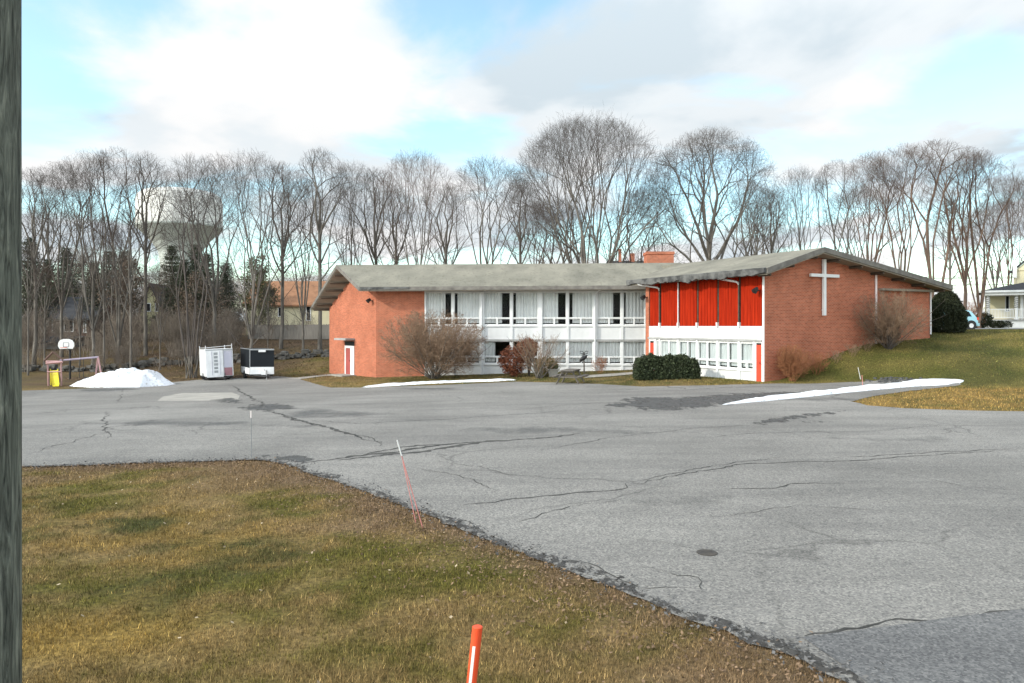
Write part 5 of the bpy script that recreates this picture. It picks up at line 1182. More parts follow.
bs = gp(861, 380); stake('snow_stake', 'short pale stake in the green bank behind the snow', bs - Vector((0, 0, .05)), pt(858, 367.5, bs.y), .014, [('rod', 0, 1, 'white', 1)])
bs = gp(863, 388.5); stake('snow_stake', 'thin reddish stake standing in the snow bank', bs - Vector((0, 0, .05)), pt(862, 375, bs.y), .012, [('rod', 0, 1, 'pink', 1)])
# orange tube marker at the bottom edge
d0 = 4.55; top = pt(477.5, 627, d0); base = pt(468.0, 716, d0); k = (top.z - tz(top.x, d0)) / (top.z - base.z); base = top.lerp(base, k + .03)
t = thing('orange_marker', 'bright orange tube marker with a pale reflective strip leaning in the near grass', 'marker', base)
b = MB(); b.tube([base, top], [.028, .032], 20); b.build('tube', M['orange'], t, smooth=False)
dv = (top - base).normalized(); sx = Vector((1, 0, 0))
b = MB(); a0 = base.lerp(top, .03); a1 = base.lerp(top, .90); vs_ = []
for q, r_ in ((a0, .0298), (a1, .0330)):
    for i in range(7):
        a = R(-122 + i * 5.5); vs_.append(q + Vector((math.cos(a) * r_, math.sin(a) * r_, 0)))
for q, r_ in ((a0, .0275), (a1, .0305)):
    for i in range(7):
        a = R(-122 + i * 5.5); vs_.append(q + Vector((math.cos(a) * r_, math.sin(a) * r_, 0)))
fs = [(i, i + 1, 8 + i, 7 + i) for i in range(6)] + [(14 + i, 21 + i, 22 + i, 15 + i) for i in range(6)] + [(0, 7, 21, 14), (6, 20, 27, 13), (7, 8, 22, 21)] + [(i + 7, i + 8, i + 22, i + 21) for i in range(1, 6)] + [(i, i + 14, i + 15, i + 1) for i in range(6)]
b.add(vs_, fs); b.build('reflective_strip', M['reflect'], t)
b = MB(); b.lathe(top - dv * .004, [(.032, 0), (.033, .004), (.027, .009), (.0, .010)], 20); b.build('cap', M['orange'], t)
p = gp(707, 555); t = thing('valve_cover', 'small round dark iron cover set in the asphalt', 'cover', p)
b = MB(); b.lathe(p + Vector((0, 0, .021)), [(.13, 0), (.13, .010), (.115, .012)], 24); b.build('rim', M['iron'], t)
b = MB(); b.lathe(p + Vector((0, 0, .021)), [(.108, 0), (.108, .011)], 24)
for i in (-1, 0, 1): b.box(p.x - .07, p.x + .07, p.y + i * .04 - .006, p.y + i * .04 + .006, p.z + .03, p.z + .035)
b.build('lid', M['iron'], t)
# rubble on the lawn behind the snow
g_ = np.random.default_rng(4); b = MB()
for i in range(150):
    px = g_.normal(893, 11); py = g_.uniform(378.5, 383.5); q = gp(px, py); s_ = g_.uniform(.03, .10); 
    pts_ = [q + Vector((s_ * math.cos(a) * g_.uniform(.6, 1.1), s_ * math.sin(a) * g_.uniform(.6, 1.1), z * s_)) for z in (0, .9) for a in (0, 1.57, 3.14, 4.71)]; b.hexa(pts_)
tag(b.build('rubble', M['rubble']), 'dark asphalt rubble scattered behind the snow bank', 'rubble', kind='stuff')

# ------------------------------------------------------------------ trailers
def wheel(parent, c, r_, w, axis_, nm='wheel'):
    a = Vector(axis_).normalized(); b = MB(); b.tube([c - a * w * .5, c - a * w * .3, c + a * w * .3, c + a * w * .5], [r_ * .86, r_, r_, r_ * .86], 20); wh = b.build(nm, M['rubber'], parent)
    b = MB(); b.tube([c - a * w * .53, c + a * w * .53], [r_ * .55, r_ * .55], 16); b.build('rim', M['white_metal'], wh); return wh
def trailer_white():
    pl, pr = gp(201, 378.5), gp(234, 377.5); d = 53.6
    A_ = Vector(((206.5 - 512) / F * d, d, 0)); Bq = Vector(((233.8 - 512) / F * (d + .5), d + .5, 0)); f_ = Fr(A_.xy, Bq.xy); Ln = f_.len; z0 = tz(A_.x, A_.y); dp = 3.4
    t = thing('white_trailer', 'white box trailer with a slatted door panel and a rail on its roof', 'trailer', (A_.x, A_.y, z0))
    zb, zt = z0 + .30, z0 + 2.28
    b = MB(); sk = f_.a * 0
    # body skewed so that its left side shows
    lf = Vector(((201 - 512) / F * (d + 2.6), d + 2.6, 0)) - A_; dirb = lf.normalized()
    def q(a, k, z): return f_.p(a, 0, z) + dirb * k
    b.hexa([q(0, 0, zb), q(Ln, 0, zb), q(Ln, dp, zb), q(0, dp, zb), q(0, 0, zt), q(Ln, 0, zt), q(Ln, dp, zt), q(0, dp, zt)]); body = b.build('body', M['white_metal'], t)
    def panel(a0, a1, z0_, z1_, o, nm, m, parent): 
        b = MB(); f_.box(b, a0, a1, .003, o, z0_, z1_); return b.build(nm, M[m], parent)
    a_door = Ln * .64
    door_ = panel(.06, a_door, zb - .05, zt - .10, .10, 'door', 'white_metal', t)
    b = MB()
    for i in range(6): f_.box(b, Ln * .31, Ln * .45, .10, .112, zt - .42 - i * .26, zt - .24 - i * .26)
    b.build('louvre', M['grey_metal'], door_)
    b = MB(); f_.box(b, Ln * .225, Ln * .24, .101, .125, zb + .1, zt - .15); f_.box(b, Ln * .52, Ln * .535, .101, .125, zb + .1, zt - .15); b.build('seam', M['lavender'], door_)
    panel(a_door + .06, Ln - .06, zb + .62, zt - .16, .03, 'upper_panel', 'lavender', t); panel(a_door + .06, Ln - .06, zb + .03, zb + .60, .03, 'lower_panel', 'mauve', t)
    b = MB()
    for a, k, h in ((.03, 0.03, .28), (Ln - .04, .03, .36), (.03, dp - .1, .24), (Ln - .04, dp - .1, .25)): b.tube([q(a, k, zt), q(a, k, zt + h)], .028, 6)
    b.tube([q(.03, .03, zt + .12), q(Ln - .04, .03, zt + .22)], .022, 6); b.tube([q(.03, .03, zt + .12), q(.03, dp - .1, zt + .10)], .02, 6); b.build('roof_rail', M['white_metal'], t)
    b = MB(); 
    for i in range(7):
        b.tube([q(.15 + i * Ln / 8, .05, zt - .06), q(.30 + i * Ln / 8, .05, zt - .06)], .02, 4)
    f_.box(b, .03, Ln - .03, .004, .05, zt - .10, zt - .02); b.build('marker_strip', M['grey_metal'], t)
    b = MB(); b.hexa([q(.05, .1, zb - .16), q(Ln - .05, .1, zb - .16), q(Ln - .05, dp - .1, zb - .16), q(.05, dp - .1, zb - .16), q(.05, .1, zb - .004), q(Ln - .05, .1, zb - .004), q(Ln - .05, dp - .1, zb - .004), q(.05, dp - .1, zb - .004)])
    b.build('chassis', M['black_metal'], t)
    b = MB(); b.tube([q(Ln * .3, .2, zb - .12), q(Ln * .62, -.9, zb - .12)], .04, 6); b.tube([q(Ln * .9, .2, zb - .12), q(Ln * .62, -.9, zb - .12)], .04, 6); b.tube([q(Ln * .62, -.85, z0), q(Ln * .62, -.85, zb + .25)], .03, 6); b.build('tongue', M['black_metal'], t)
    for k in (1.4, 2.2):
        for a in (.10, Ln - .10): wheel(t, q(a, k, z0 + .29), .29, .18, f_.a)
trailer_white()
bpy.data.objects['white_trailer'].rotation_euler = (0, R(-2.5), 0)
def trailer_dark():
    d = 53.2; A_ = Vector(((250 - 512) / F * d, d, 0)); Bq = Vector(((274 - 512) / F * (d + .2), d + .2, 0)); f_ = Fr(A_.xy, Bq.xy); Ln = f_.len; z0 = tz(A_.x, A_.y); dp = 3.2
    dirb = (Vector(((240.3 - 512) / F * (d + 2.8), d + 2.8, 0)) - A_).normalized()
    t = thing('cargo_trailer', 'black and white enclosed cargo trailer seen from its tongue end', 'trailer', (A_.x, A_.y, z0)); zb, zm, zt = z0 + .40, z0 + .92, z0 + 2.20
    def q(a, k, z): return f_.p(a, 0, z) + dirb * k
    def blk(a0, a1, k0, k1, z0_, z1_): 
        b = MB(); b.hexa([q(a0, k0, z0_), q(a1, k0, z0_), q(a1, k1, z0_), q(a0, k1, z0_), q(a0, k0, z1_), q(a1, k0, z1_), q(a1, k1, z1_), q(a0, k1, z1_)]); return b
    blk(0, Ln, 0, dp, zb + .004, zt).build('body', M['navy'], t)
    b = MB(); f_.box(b, -.004, Ln + .004, .003, .03, zb, zm); b.build('stone_guard', M['white_metal'], t)
    blk(-.03, -.003, 0, dp * .9, zb, zb + .45).build('side_skirt', M['white_metal'], t)
    b = MB(); f_.box(b, -.02, Ln + .02, .004, .05, zt - .07, zt + .03); b.tube([q(0, 0, zb), q(0, 0, zt)], .035, 6); b.tube([q(0, 0, zt), q(0, dp, zt)], .035, 6); b.build('corner_trim', M['grey_metal'], t)
    b = MB(); f_.box(b, Ln * .36, Ln * .66, .051, .07, zt - .20, zt - .04); b.build('roof_vent', M['white_metal'], t)
    b = MB(); b.tube([q(.25, .1, zb - .1), q(Ln * .55, -1.2, zb - .1)], .045, 6); b.tube([q(Ln - .25, .1, zb - .1), q(Ln * .55, -1.2, zb - .1)], .045, 6); b.build('tongue', M['black_metal'], t)
    b = MB(); b.tube([q(Ln * .55, -1.05, z0), q(Ln * .55, -1.05, zb + .35)], .035, 8); b.lathe(q(Ln * .55, -1.05, z0), [(.11, 0), (.11, .02)], 10); b.build('jack', M['grey_metal'], t)
    b = MB(); c = q(Ln * .53, -.35, zb - .02); b.box(c.x - .16, c.x + .16, c.y - .12, c.y + .12, c.z, c.z + .28); b.tube([c + Vector((0, 0, .28)), c + Vector((0, 0, .40))], .08, 8); b.build('gas_bottle', M['white_metal'], t)
    blk(.05, Ln - .05, .1, dp - .1, zb - .14, zb).build('chassis', M['black_metal'], t)
    for a in (.06, Ln - .06): wheel(t, q(a, 1.8, z0 + .31), .31, .2, f_.a)
trailer_dark()

# ------------------------------------------------------------------ play frame, slide, hoop
pl = gp(47, 387.3); d = pl.y + 1.2; z0 = tz((54 - 512) / F * d, d)
M['pinkframe'] = mat('faded_pink_paint', (0.46, 0.27, 0.26), (0.36, 0.21, 0.21), 0.6, 3)
M['lilac'] = mat('faded_lilac_paint', (0.34, 0.29, 0.36), (0.27, 0.23, 0.29), 0.6, 3)
t = thing('play_frame', 'faded pink wooden play frame with a long swing beam behind the snow heap', 'play frame', (pt(54, 387, d).x, d, z0))
def up(px, py, dd): return pt(px, py, dd)
b = MB()
for px, px2 in ((47.5, 48.5), (61, 61.5)):
    for dd in (d, d + 1.1): q = up(px2, 386, dd); q.z = tz(q.x, q.y) - .1; b = MB(); b.tube([q, up(px, 361.5, dd)], .055, 4); b.build('post', M['pinkframe'], t)
for q0, q1, r_ in ((up(46, 363.5, d - .06), up(62.5, 362, d - .06), .075), (up(46, 361.5, d + 1.1), up(62, 361.5, d + 1.1), .06), (up(47.5, 372, d - .06), up(61, 371.6, d - .06), .045)): b = MB(); b.tube([q0, q1], r_, 4); b.build('rail', M['pinkframe'], t)
b = MB(); b.tube([up(60, 360.5, d + .5), up(98.5, 357, d + .9)], .07, 6); b.build('swing_beam', M['lilac'], t)
b = MB(); e_ = up(98, 356.5, d + .9)
for px, dd in ((103.5, d + .5), (94.5, d + 1.6)): q = up(px, 377, dd); q.z = tz(q.x, q.y) - .1; b = MB(); b.tube([q, e_], .06, 4); b.build('leg', M['pinkframe'], t)
b = MB(); a_, c_ = up(44, 361, d - .1), up(63, 360, d - .1); pk = up(53, 351.5, d + .5)
b.tube([a_, up(53, 352, d)], .06, 4); b.tube([up(53, 352, d), c_], .05, 4); b.build('roof_bar', M['brownsiding'], t)
b = MB(); q = up(66.5, 361, d + .7)
for px in (79.5,): b.tube([up(px, 359, d + .7), up(px, 378, d + .7)], .02, 4); b.tube([up(px + 4, 359, d + .7), up(px + 4, 378, d + .7)], .02, 4)
b.box(up(79, 378, d).x, up(84, 378, d).x, d + .6, d + .8, up(79, 379, d).z, up(79, 378, d).z); b.build('swing', M['black_metal'], t)
t2 = thing('slide', 'bright yellow plastic slide inside the pink play frame', 'slide', (pt(55, 386, d).x, d - .4, z0))
b = MB(); vs_ = []
L0, L1 = up(50, 370.5, d + .5), up(57.5, 370.5, d + .5); E0_, E1_ = up(52, 386, d - .9), up(59.3, 386, d - .9); E0_.z = E1_.z = tz(E0_.x, E0_.y) + .08
n = 10; rows = []
for i in range(n + 1):
    k = i / n; kk = k ** .85; a = L0.lerp(E0_, k); c = L1.lerp(E1_, k); zz_ = L0.z + (E0_.z - L0.z) * (1 - (1 - k) ** 1.25); a.z = c.z = zz_
    rows.append([a + Vector((0, 0, .14)), a + Vector((.03, 0, .02)), a + Vector((.08, 0, 0)), c + Vector((-.08, 0, 0)), c + Vector((-.03, 0, .02)), c + Vector((0, 0, .14))])
vs_ = [q for r_ in rows for q in r_] + [q - Vector((0, 0, .05)) for r_ in rows for q in r_]; o_ = len(rows) * 6; fs = []
for i in range(n):
    for j in range(5): fs += [(i * 6 + j, i * 6 + j + 1, i * 6 + 7 + j, i * 6 + 6 + j), (o_ + i * 6 + j, o_ + i * 6 + 6 + j, o_ + i * 6 + 7 + j, o_ + i * 6 + j + 1)]
    for j in (0, 5): fs.append((i * 6 + j, i * 6 + 6 + j, o_ + i * 6 + 6 + j, o_ + i * 6 + j))
for i in (0, n):
    for j in range(5): fs.append((i * 6 + j, i * 6 + j + 1, o_ + i * 6 + j + 1, o_ + i * 6 + j))
b.add(vs_, fs); b.build('chute', M['yellow'], t2)
b = MB(); b.tube([L0 + Vector((.0, .05, .1)), Vector((L0.x, L0.y + .1, z0))], .03, 6); b.tube([L1 + Vector((0, .05, .1)), Vector((L1.x, L1.y + .1, z0))], .03, 6)
for i in range(4): zq = z0 + .2 + i * .2; b.tube([Vector((L0.x, L0.y + .1, zq)), Vector((L1.x, L1.y + .1, zq))], .02, 6)
b.build('ladder', M['yellow'], t2)
d = 55.0; cpt = pt(66, 344, d); zb = tz(cpt.x, d)
t = thing('basketball_hoop', 'white fan shaped basketball backboard on a dark pole', 'basketball hoop', (cpt.x, d + .5, zb))
b = MB(); out = []
w = .60
for a, z in ((-w * .82, -.36), (w * .82, -.36), (w, -.15), (w * .98, .08), (w * .75, .28), (w * .35, .37), (-w * .35, .37), (-w * .75, .28), (-w * .98, .08), (-w, -.15)): out.append(cpt + Vector((a, 0, z)))
b.prism(out, (0, .05, 0)); bb = b.build('backboard', M['white'], t)
b = MB(); 
for q0, q1 in (((-.2, -.2), (-.2, .1)), ((.2, -.2), (.2, .1)), ((-.2, .1), (.2, .1)), ((-.2, -.2), (.2, -.2))): b.tube([cpt + Vector((q0[0], -.006, q0[1])), cpt + Vector((q1[0], -.006, q1[1]))], .02, 4)
b.build('target_square', M['grey_metal'], bb)
b = MB(); rc = cpt + Vector((0, -.30, -.26)); ring = [rc + Vector((.23 * math.cos(a), .23 * math.sin(a), 0)) for a in np.linspace(0, 6.2832, 21)]; b.tube(ring, .014, 6); b.tube([cpt + Vector((0, 0, -.26)), cpt + Vector((0, -.08, -.26))], .03, 6); b.build('rim', M['orange'], t)
b = MB(); b.tube([Vector((cpt.x, d + .5, zb - .1)), Vector((cpt.x, d + .5, cpt.z - .15)), cpt + Vector((0, .05, 0))], .075, 8); b.tube([Vector((cpt.x, d + .5, cpt.z - .5)), cpt + Vector((0, .05, -.25))], .04, 6); b.build('pole', M['black_metal'], t)

# ------------------------------------------------------------------ before the long wing: table, planter, ornament
pT = gp(571, 384); pT.y += .35; pT.z = tz(pT.x, pT.y)
t = thing('picnic_table', 'weathered grey picnic table with attached benches on the strip before the white front', 'picnic table', pT, R(72))
mw = wmat(t)
def lb(mb, x0, x1, y0, y1, z0, z1):
    b2 = MB(); b2.box(x0, x1, y0, y1, z0, z1); return mb.add([mw @ Vector(p) for p in b2.v], b2.f)
b = MB()
for i in range(5): lb(b, -.95, .95, -.36 + i * .146, -.36 + i * .146 + .135, .71, .75)
b.build('tabletop', M['weathered_wood'], t)
for s_ in (-1, 1):
    b = MB(); lb(b, -.95, .95, s_ * .70 - .13, s_ * .70 - .005, .42, .46); lb(b, -.95, .95, s_ * .70 + .005, s_ * .70 + .13, .42, .46); b.build('bench', M['weathered_wood'], t)
for x in (-.65, .65):
    b = MB(); b.tube([mw @ Vector((x, -.62, 0)), mw @ Vector((x, -.25, .71))], .045, 4); b.tube([mw @ Vector((x, .62, 0)), mw @ Vector((x, .25, .71))], .045, 4); lb(b, x - .02, x + .02, -.80, .80, .34, .42); lb(b, x - .05, x - .01, -.36, .36, .62, .709); b.build('leg', M['weathered_wood'], t)
pP = pd(553, 45.6)
t = thing('planter', 'pale square planter with a small green plant left of the picnic table', 'planter', pP)
b = MB(); q = pP; b.hexa([q + Vector((x * .24, y * .24, 0)) for x, y in ((-1, -1), (1, -1), (1, 1), (-1, 1))] + [q + Vector((x * .31, y * .31, .42)) for x, y in ((-1, -1), (1, -1), (1, 1), (-1, 1))]); b.build('pot', M['concrete'], t)
b = MB(); b.hexa([q + Vector((x * .34, y * .34, .40)) for x, y in ((-1, -1), (1, -1), (1, 1), (-1, 1))] + [q + Vector((x * .34, y * .34, .48)) for x, y in ((-1, -1), (1, -1), (1, 1), (-1, 1))]); b.build('rim', M['concrete'], t)
P = cloud(900, (.36, .34, .24), 88, .1, .15); P[:, 2] += .68; link('plant', leaf_mesh('plant', P, rng.uniform(.06, .13, len(P)), .4), M['olive'], t)
pO = gp(584.5, 373.4); pO.y += .1; H = zpy(350, pO.y) - pO.z
t = thing('garden_post', 'thin grey garden post carrying a dark bird figure and a wire ornament', 'garden ornament', pO)
b = MB(); b.tube([pO - Vector((0, 0, .1)), pO + Vector((-.03, 0, H * .58))], [.05, .04], 8); b.build('post', M['weathered_wood'], t)
b = MB(); c = pO + Vector((-.02, 0, H * .62)); b.tube([c + Vector((.16, 0, .22)), c + Vector((.12, 0, .12)), c + Vector((-.02, 0, .06)), c + Vector((-.16, 0, -.02)), c + Vector((-.24, 0, -.16)), c + Vector((-.26, 0, -.28))], [.05, .08, .15, .13, .07, .02], 10); b.tube([c + Vector((.16, 0, .22)), c + Vector((.26, 0, .18))], [.04, .008], 6); b.build('bird_figure', M['black_metal'], t, smooth=True)
b = MB(); c = pO + Vector((-.02, 0, H * .86)); b.tube([c - Vector((0, 0, .35)), c], .015, 6)
for s_ in (-1, 1): b.tube([c, c + Vector((s_ * .12, 0, .14)), c + Vector((s_ * .26, 0, .12)), c + Vector((s_ * .22, 0, -.02)), c + Vector((s_ * .08, 0, -.03)), c], .022, 5); b.tube([c + Vector((0, 0, -.02)), c + Vector((s_ * .16, 0, -.16)), c + Vector((s_ * .06, 0, -.18)), c], .02, 5)
b.build('wire_ornament', M['black_metal'], t)

# ------------------------------------------------------------------ far buildings
def house(name, label, px0, px1, d, py_eave, py_ridge, dep, wallm, roofm, gable_front=False, wins=(), base_py=None, chimney=None, gable=.5):
    x0, x1 = (px0 - 512) / F * d, (px1 - 512) / F * d; xm = (x0 + x1) / 2; zb = min(tz(x0, d), tz(x1, d)) - .5; ze, zr = zpy(py_eave, d), zpy(py_ridge, d if gable_front else d + dep / 2)
    t = thing(name, label, 'house', (xm, d, zb))
    b = MB(); ov = .45
    if gable_front:
        xg = x0 + (x1 - x0) * gable
        b.prism([(x0, d, zb), (x1, d, zb), (x1, d, ze), (xg, d, zr - .1), (x0, d, ze)], (0, dep, 0)); b.build('wall', M[wallm], t)
        b = MB()
        for sgn, xe in ((-1, x0), (1, x1)):
            sl_ = (zr - ze) / abs(xg - xe); xo = xe + sgn * ov; zo = ze - sl_ * ov
            b.hexa([(xg, d - .4, zr - .08), (xo, d - .4, zo - .08), (xo, d + dep + .4, zo - .08), (xg, d + dep + .4, zr - .08), (xg, d - .4, zr + .12), (xo, d - .4, zo + .12), (xo, d + dep + .4, zo + .12), (xg, d + dep + .4, zr + .12)])
        b.build('roof', M[roofm], t)
    else:
        b.box(x0, x1, d, d + dep, zb, ze); b.prism([(x0 + .001, d + .3, ze), (x0 + .001, d + dep / 2, zr - .15), (x0 + .001, d + dep - .3, ze)], (x1 - x0 - .002, 0, 0)); b.build('wall', M[wallm], t)
        b = MB(); ym = d + dep / 2; sl_ = (zr - ze) / (dep / 2)
        for sgn, ye in ((-1, d - ov), (1, d + dep + ov)):
            zo = ze - sl_ * ov; b.hexa([(x0 - .4, ym, zr - .08), (x1 + .4, ym, zr - .08), (x1 + .4, ye, zo - .08), (x0 - .4, ye, zo - .08), (x0 - .4, ym, zr + .12), (x1 + .4, ym, zr + .12), (x1 + .4, ye, zo + .12), (x0 - .4, ye, zo + .12)])
        b.build('roof', M[roofm], t)
    for (a0, a1, y0, y1) in wins:
        wx0, wx1, wz0, wz1 = (a0 - 512) / F * d, (a1 - 512) / F * d, zpy(y1, d), zpy(y0, d); e = .10
        b = MB(); b.box(wx0, wx0 + e, d - .06, d - .002, wz0, wz1); b.box(wx1 - e, wx1, d - .06, d - .002, wz0, wz1); b.box(wx0 + e, wx1 - e, d - .058, d - .002, wz1 - e, wz1); b.box(wx0 - .05, wx1 + .05, d - .09, d - .002, wz0 - e, wz0); w_ = b.build('window', M['white'], t)
        b = MB(); b.box(wx0 + e, wx1 - e, d - .02, d - .003, wz0, wz1 - e); b.build('pane', M['navy'], w_)
    if chimney:
        for (a0, a1, y0) in chimney:
            b = MB(); b.box((a0 - 512) / F * d, (a1 - 512) / F * d, d + dep * .4, d + dep * .4 + .9, ze, zpy(y0, d)); b.build('chimney', M['brick'], t, uv=True)
    return t
house('brown_house', 'red brown house with white trimmed windows behind the basketball backboard', 40, 92, 82, 317, 298, 7, 'brownsiding', 'dark_roof', wins=[(52, 62.5, 320, 332), (64, 74, 320, 331), (83.5, 86.5, 320, 332)])
house('grey_garage', 'low grey garage left of the basketball backboard', 36, 66, 72, 342, 337, 5, 'greysiding', 'dark_roof')
house('yellow_house', 'pale yellow house with a steep gable seen between the trees', 139, 166, 98, 316, 284, 8, 'paleyellow', 'dark_roof', gable_front=True, wins=[(146, 151, 303, 311), (155, 159, 303, 311)], gable=.42)
house('cream_house', 'long cream house with an orange brown roof left of the long wing', 246, 352, 94, 303.5, 282, 9, 'cream', 'orange_roof', wins=[(262, 267, 307, 316), (278, 283, 307, 316), (306, 311, 306, 320)])
house('dark_house', 'distant dark roofed house with red chimneys just above the long wing ridge', 612, 645, 120, 268, 261.5, 7, 'brownsiding', 'dark_roof', chimney=[(621.5, 624, 247), (633, 637.5, 251.5)])
def porch_house():
    d = 72.0; X = lambda px, dd=d: (px - 512) / F * dd
    x0, x1 = X(985), X(1075); zg = tz(x0, d); t = thing('porch_house', 'white house with a railed porch and garlanded columns at the right edge', 'house', (x0, d, zg))
    zf, ze = zpy(319.5, d), zpy(293, d)
    b = MB(); b.box(X(1016, d + 2.6), x1, d + 2.6, d + 11, zg - .5, ze + .3); b.box(X(985) + .3, X(1016, d + 2.6), d + 2.8, d + 11, zg - .5, ze + .3); b.build('wall', M['cream'], t)
    b = MB(); b.box(x0 + .02, x1, d + .05, d + 2.59, zg - .4, zf - .12); b.build('porch_base', M['white'], t)
    b = MB(); b.box(x0 - .1, x1, d - .1, d + 2.59, zf - .117, zf); b.build('porch_floor', M['grey_trim'], t)
    b = MB(); b.box(x0 - .3, x1, d - .3, d + 2.59, ze - .25, ze + .18); b.build('porch_beam', M['white'], t)
    b = MB(); zr = zpy(274, d + 5.5); p = [(x0 - .5, d - .5, ze + .19), (x1 + 1, d - .5, ze + .19), (x1 + 1, d + 11.4, ze + .19), (x0 - .5, d + 11.4, ze + .19)]; r0, r1 = (x0 + 8.5, d + 5.5, zr), (x1, d + 5.5, zr)
    b.add(p + [r0, r1], [(0, 1, 5, 4), (1, 2, 5), (2, 3, 4, 5), (3, 0, 4), (3, 2, 1, 0)]); b.build('roof', M['dark_roof'], t)
    b = MB(); b.box(x0 - .53, x1 + 1, d - .54, d - .503, ze + .02, ze + .21); b.box(x0 - .56, x0 - .503, d - .5, d + 11.4, ze + .02, ze + .21); b.build('gutter', M['white'], t)
    for px in (987.5, 1011, 1036, 1060):
        c = Vector((X(px), d + .12, zf)); b = MB(); b.tube([c, c + Vector((0, 0, ze - .25 - zf))], .13, 12); b.tube([c, c + Vector((0, 0, .14))], .19, 4); col_ = b.build('column', M['white'], t)
        b = MB(); hh = ze - .3 - zf; pts_ = [c + Vector((.16 * math.cos(a), .16 * math.sin(a), 1.05 + (hh - 1.1) * a / 37.7)) for a in np.linspace(0, 37.7, 90)]; b.tube(pts_, .055, 5); b.build('garland', M['grey_trim'], col_)
    b = MB()
    for z in (zf + .12, zf + .95): b.box(x0 + .1, x1, d + .08, d + .16, z, z + .07)
    k = x0 + .25
    while k < x1: b.box(k, k + .045, d + .10, d + .14, zf + .19, zf + .95); k += .12
    b.build('railing', M['white'], t)
    b = MB(); b.box(X(1015), X(1017.5), d + 1.2, d + 2.58, zf, ze - .25); b.build('corner_board', M['white'], t)
    b = MB(); b.box(X(1003), X(1007), d + 2.74, d + 2.798, zf + .8, zf + 2.4); w_ = b.build('window', M['white'], t); b = MB(); b.box(X(1003) + .08, X(1007) - .08, d + 2.72, d + 2.738, zf + .88, zf + 2.32); b.build('pane', M['navy'], w_)
    e3 = d + 3.2; b = MB(); b.box((X(1020, e3) - 2.85), (X(1056, e3) - 2.85), e3, d + 8, ze + .3, zpy(272, e3)); b.prism([((X(1018, e3) - 2.85), d + 3.1, zpy(272, e3)), ((X(1058, e3) - 2.85), d + 3.1, zpy(272, e3)), ((X(1038, e3) - 2.85), d + 3.1, zpy(254, e3))], (0, 5, 0)); b.build('dormer', M['cream'], t)
    b = MB(); b.box((X(1016.5, e3) - 2.85), (X(1019.8, e3) - 2.85), d + 2.85, d + 3.05, zpy(279, e3), zpy(262, e3)); b.build('dormer_trim', M['white'], t)
    b = MB(); zc_, za_ = zpy(253, e3), zpy(274, e3); xm = (X(1038, e3) - 2.85)
    for xa in ((X(1015, e3) - 2.85), (X(1061, e3) - 2.85)): b.hexa([(xm, d + 2.9, zc_), (xa, d + 2.9, za_), (xa, d + 8.2, za_), (xm, d + 8.2, zc_), (xm, d + 2.9, zc_ + .2), (xa, d + 2.9, za_ + .2), (xa, d + 8.2, za_ + .2), (xm, d + 8.2, zc_ + .2)])
    b.build('dormer_roof', M['dark_roof'], t)
porch_house()
bpy.data.objects['porch_house'].rotation_euler = (0, 0, R(-31))
for i, px in enumerate((993, 1000.5, 1008, 1020)):
    bush('evergreen_shrub', ['small dark shrub below the left column of the porch', 'small dark shrub below the middle of the porch railing', 'small dark shrub below the second column of the porch', 'reddish small shrub below the right part of the porch'][i], 'shrub', pd(px, 71.2), (.42, .4, .36), 700, .12, 'rust' if i == 3 else 'yew', 90 + i, group='small shrubs along the porch')
def water_tower():
    d = 250.0; X = lambda px: (px - 512) / F * d
    c = Vector((X(180), d, tz(X(180), d))); rT = (X(220) - X(140)) / 2
    z = lambda py: zpy(py, d) - c.z
    t = thing('water_tower', 'white water tower tank rising above the bare trees on the left', 'water tower', c)
    b = MB(); zr = z(227); prof = [(rT, zr), (rT, z(203)), (rT * .97, z(197)), (rT * .86, z(193.5)), (rT * .6, z(191.2)), (rT * .25, z(190.2)), (.0, z(190))]; b.lathe(c, prof, 48, cap=False); b.build('tank', M['tank'], t, smooth=False)
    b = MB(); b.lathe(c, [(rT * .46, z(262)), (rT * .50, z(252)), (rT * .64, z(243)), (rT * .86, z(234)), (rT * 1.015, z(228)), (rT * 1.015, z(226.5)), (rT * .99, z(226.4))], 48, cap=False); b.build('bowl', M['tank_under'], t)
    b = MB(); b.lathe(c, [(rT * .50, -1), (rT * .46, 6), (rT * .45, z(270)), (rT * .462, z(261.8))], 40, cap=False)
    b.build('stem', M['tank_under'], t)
    b = MB()
    for k in range(40):
        a = 2 * math.pi * k / 40; q = c + Vector((rT * 1.03 * math.cos(a), rT * 1.03 * math.sin(a), z(227))); b.tube([q, q + Vector((0, 0, 1.1))], .04, 4)
    for zz_ in (.55, 1.1): b.tube([c + Vector((rT * 1.03 * math.cos(a), rT * 1.03 * math.sin(a), z(227) + zz_)) for a in np.linspace(0, 2 * math.pi, 49)], .04, 4)
    b.build('balcony_rail', M['tank_under'], t)
water_tower()
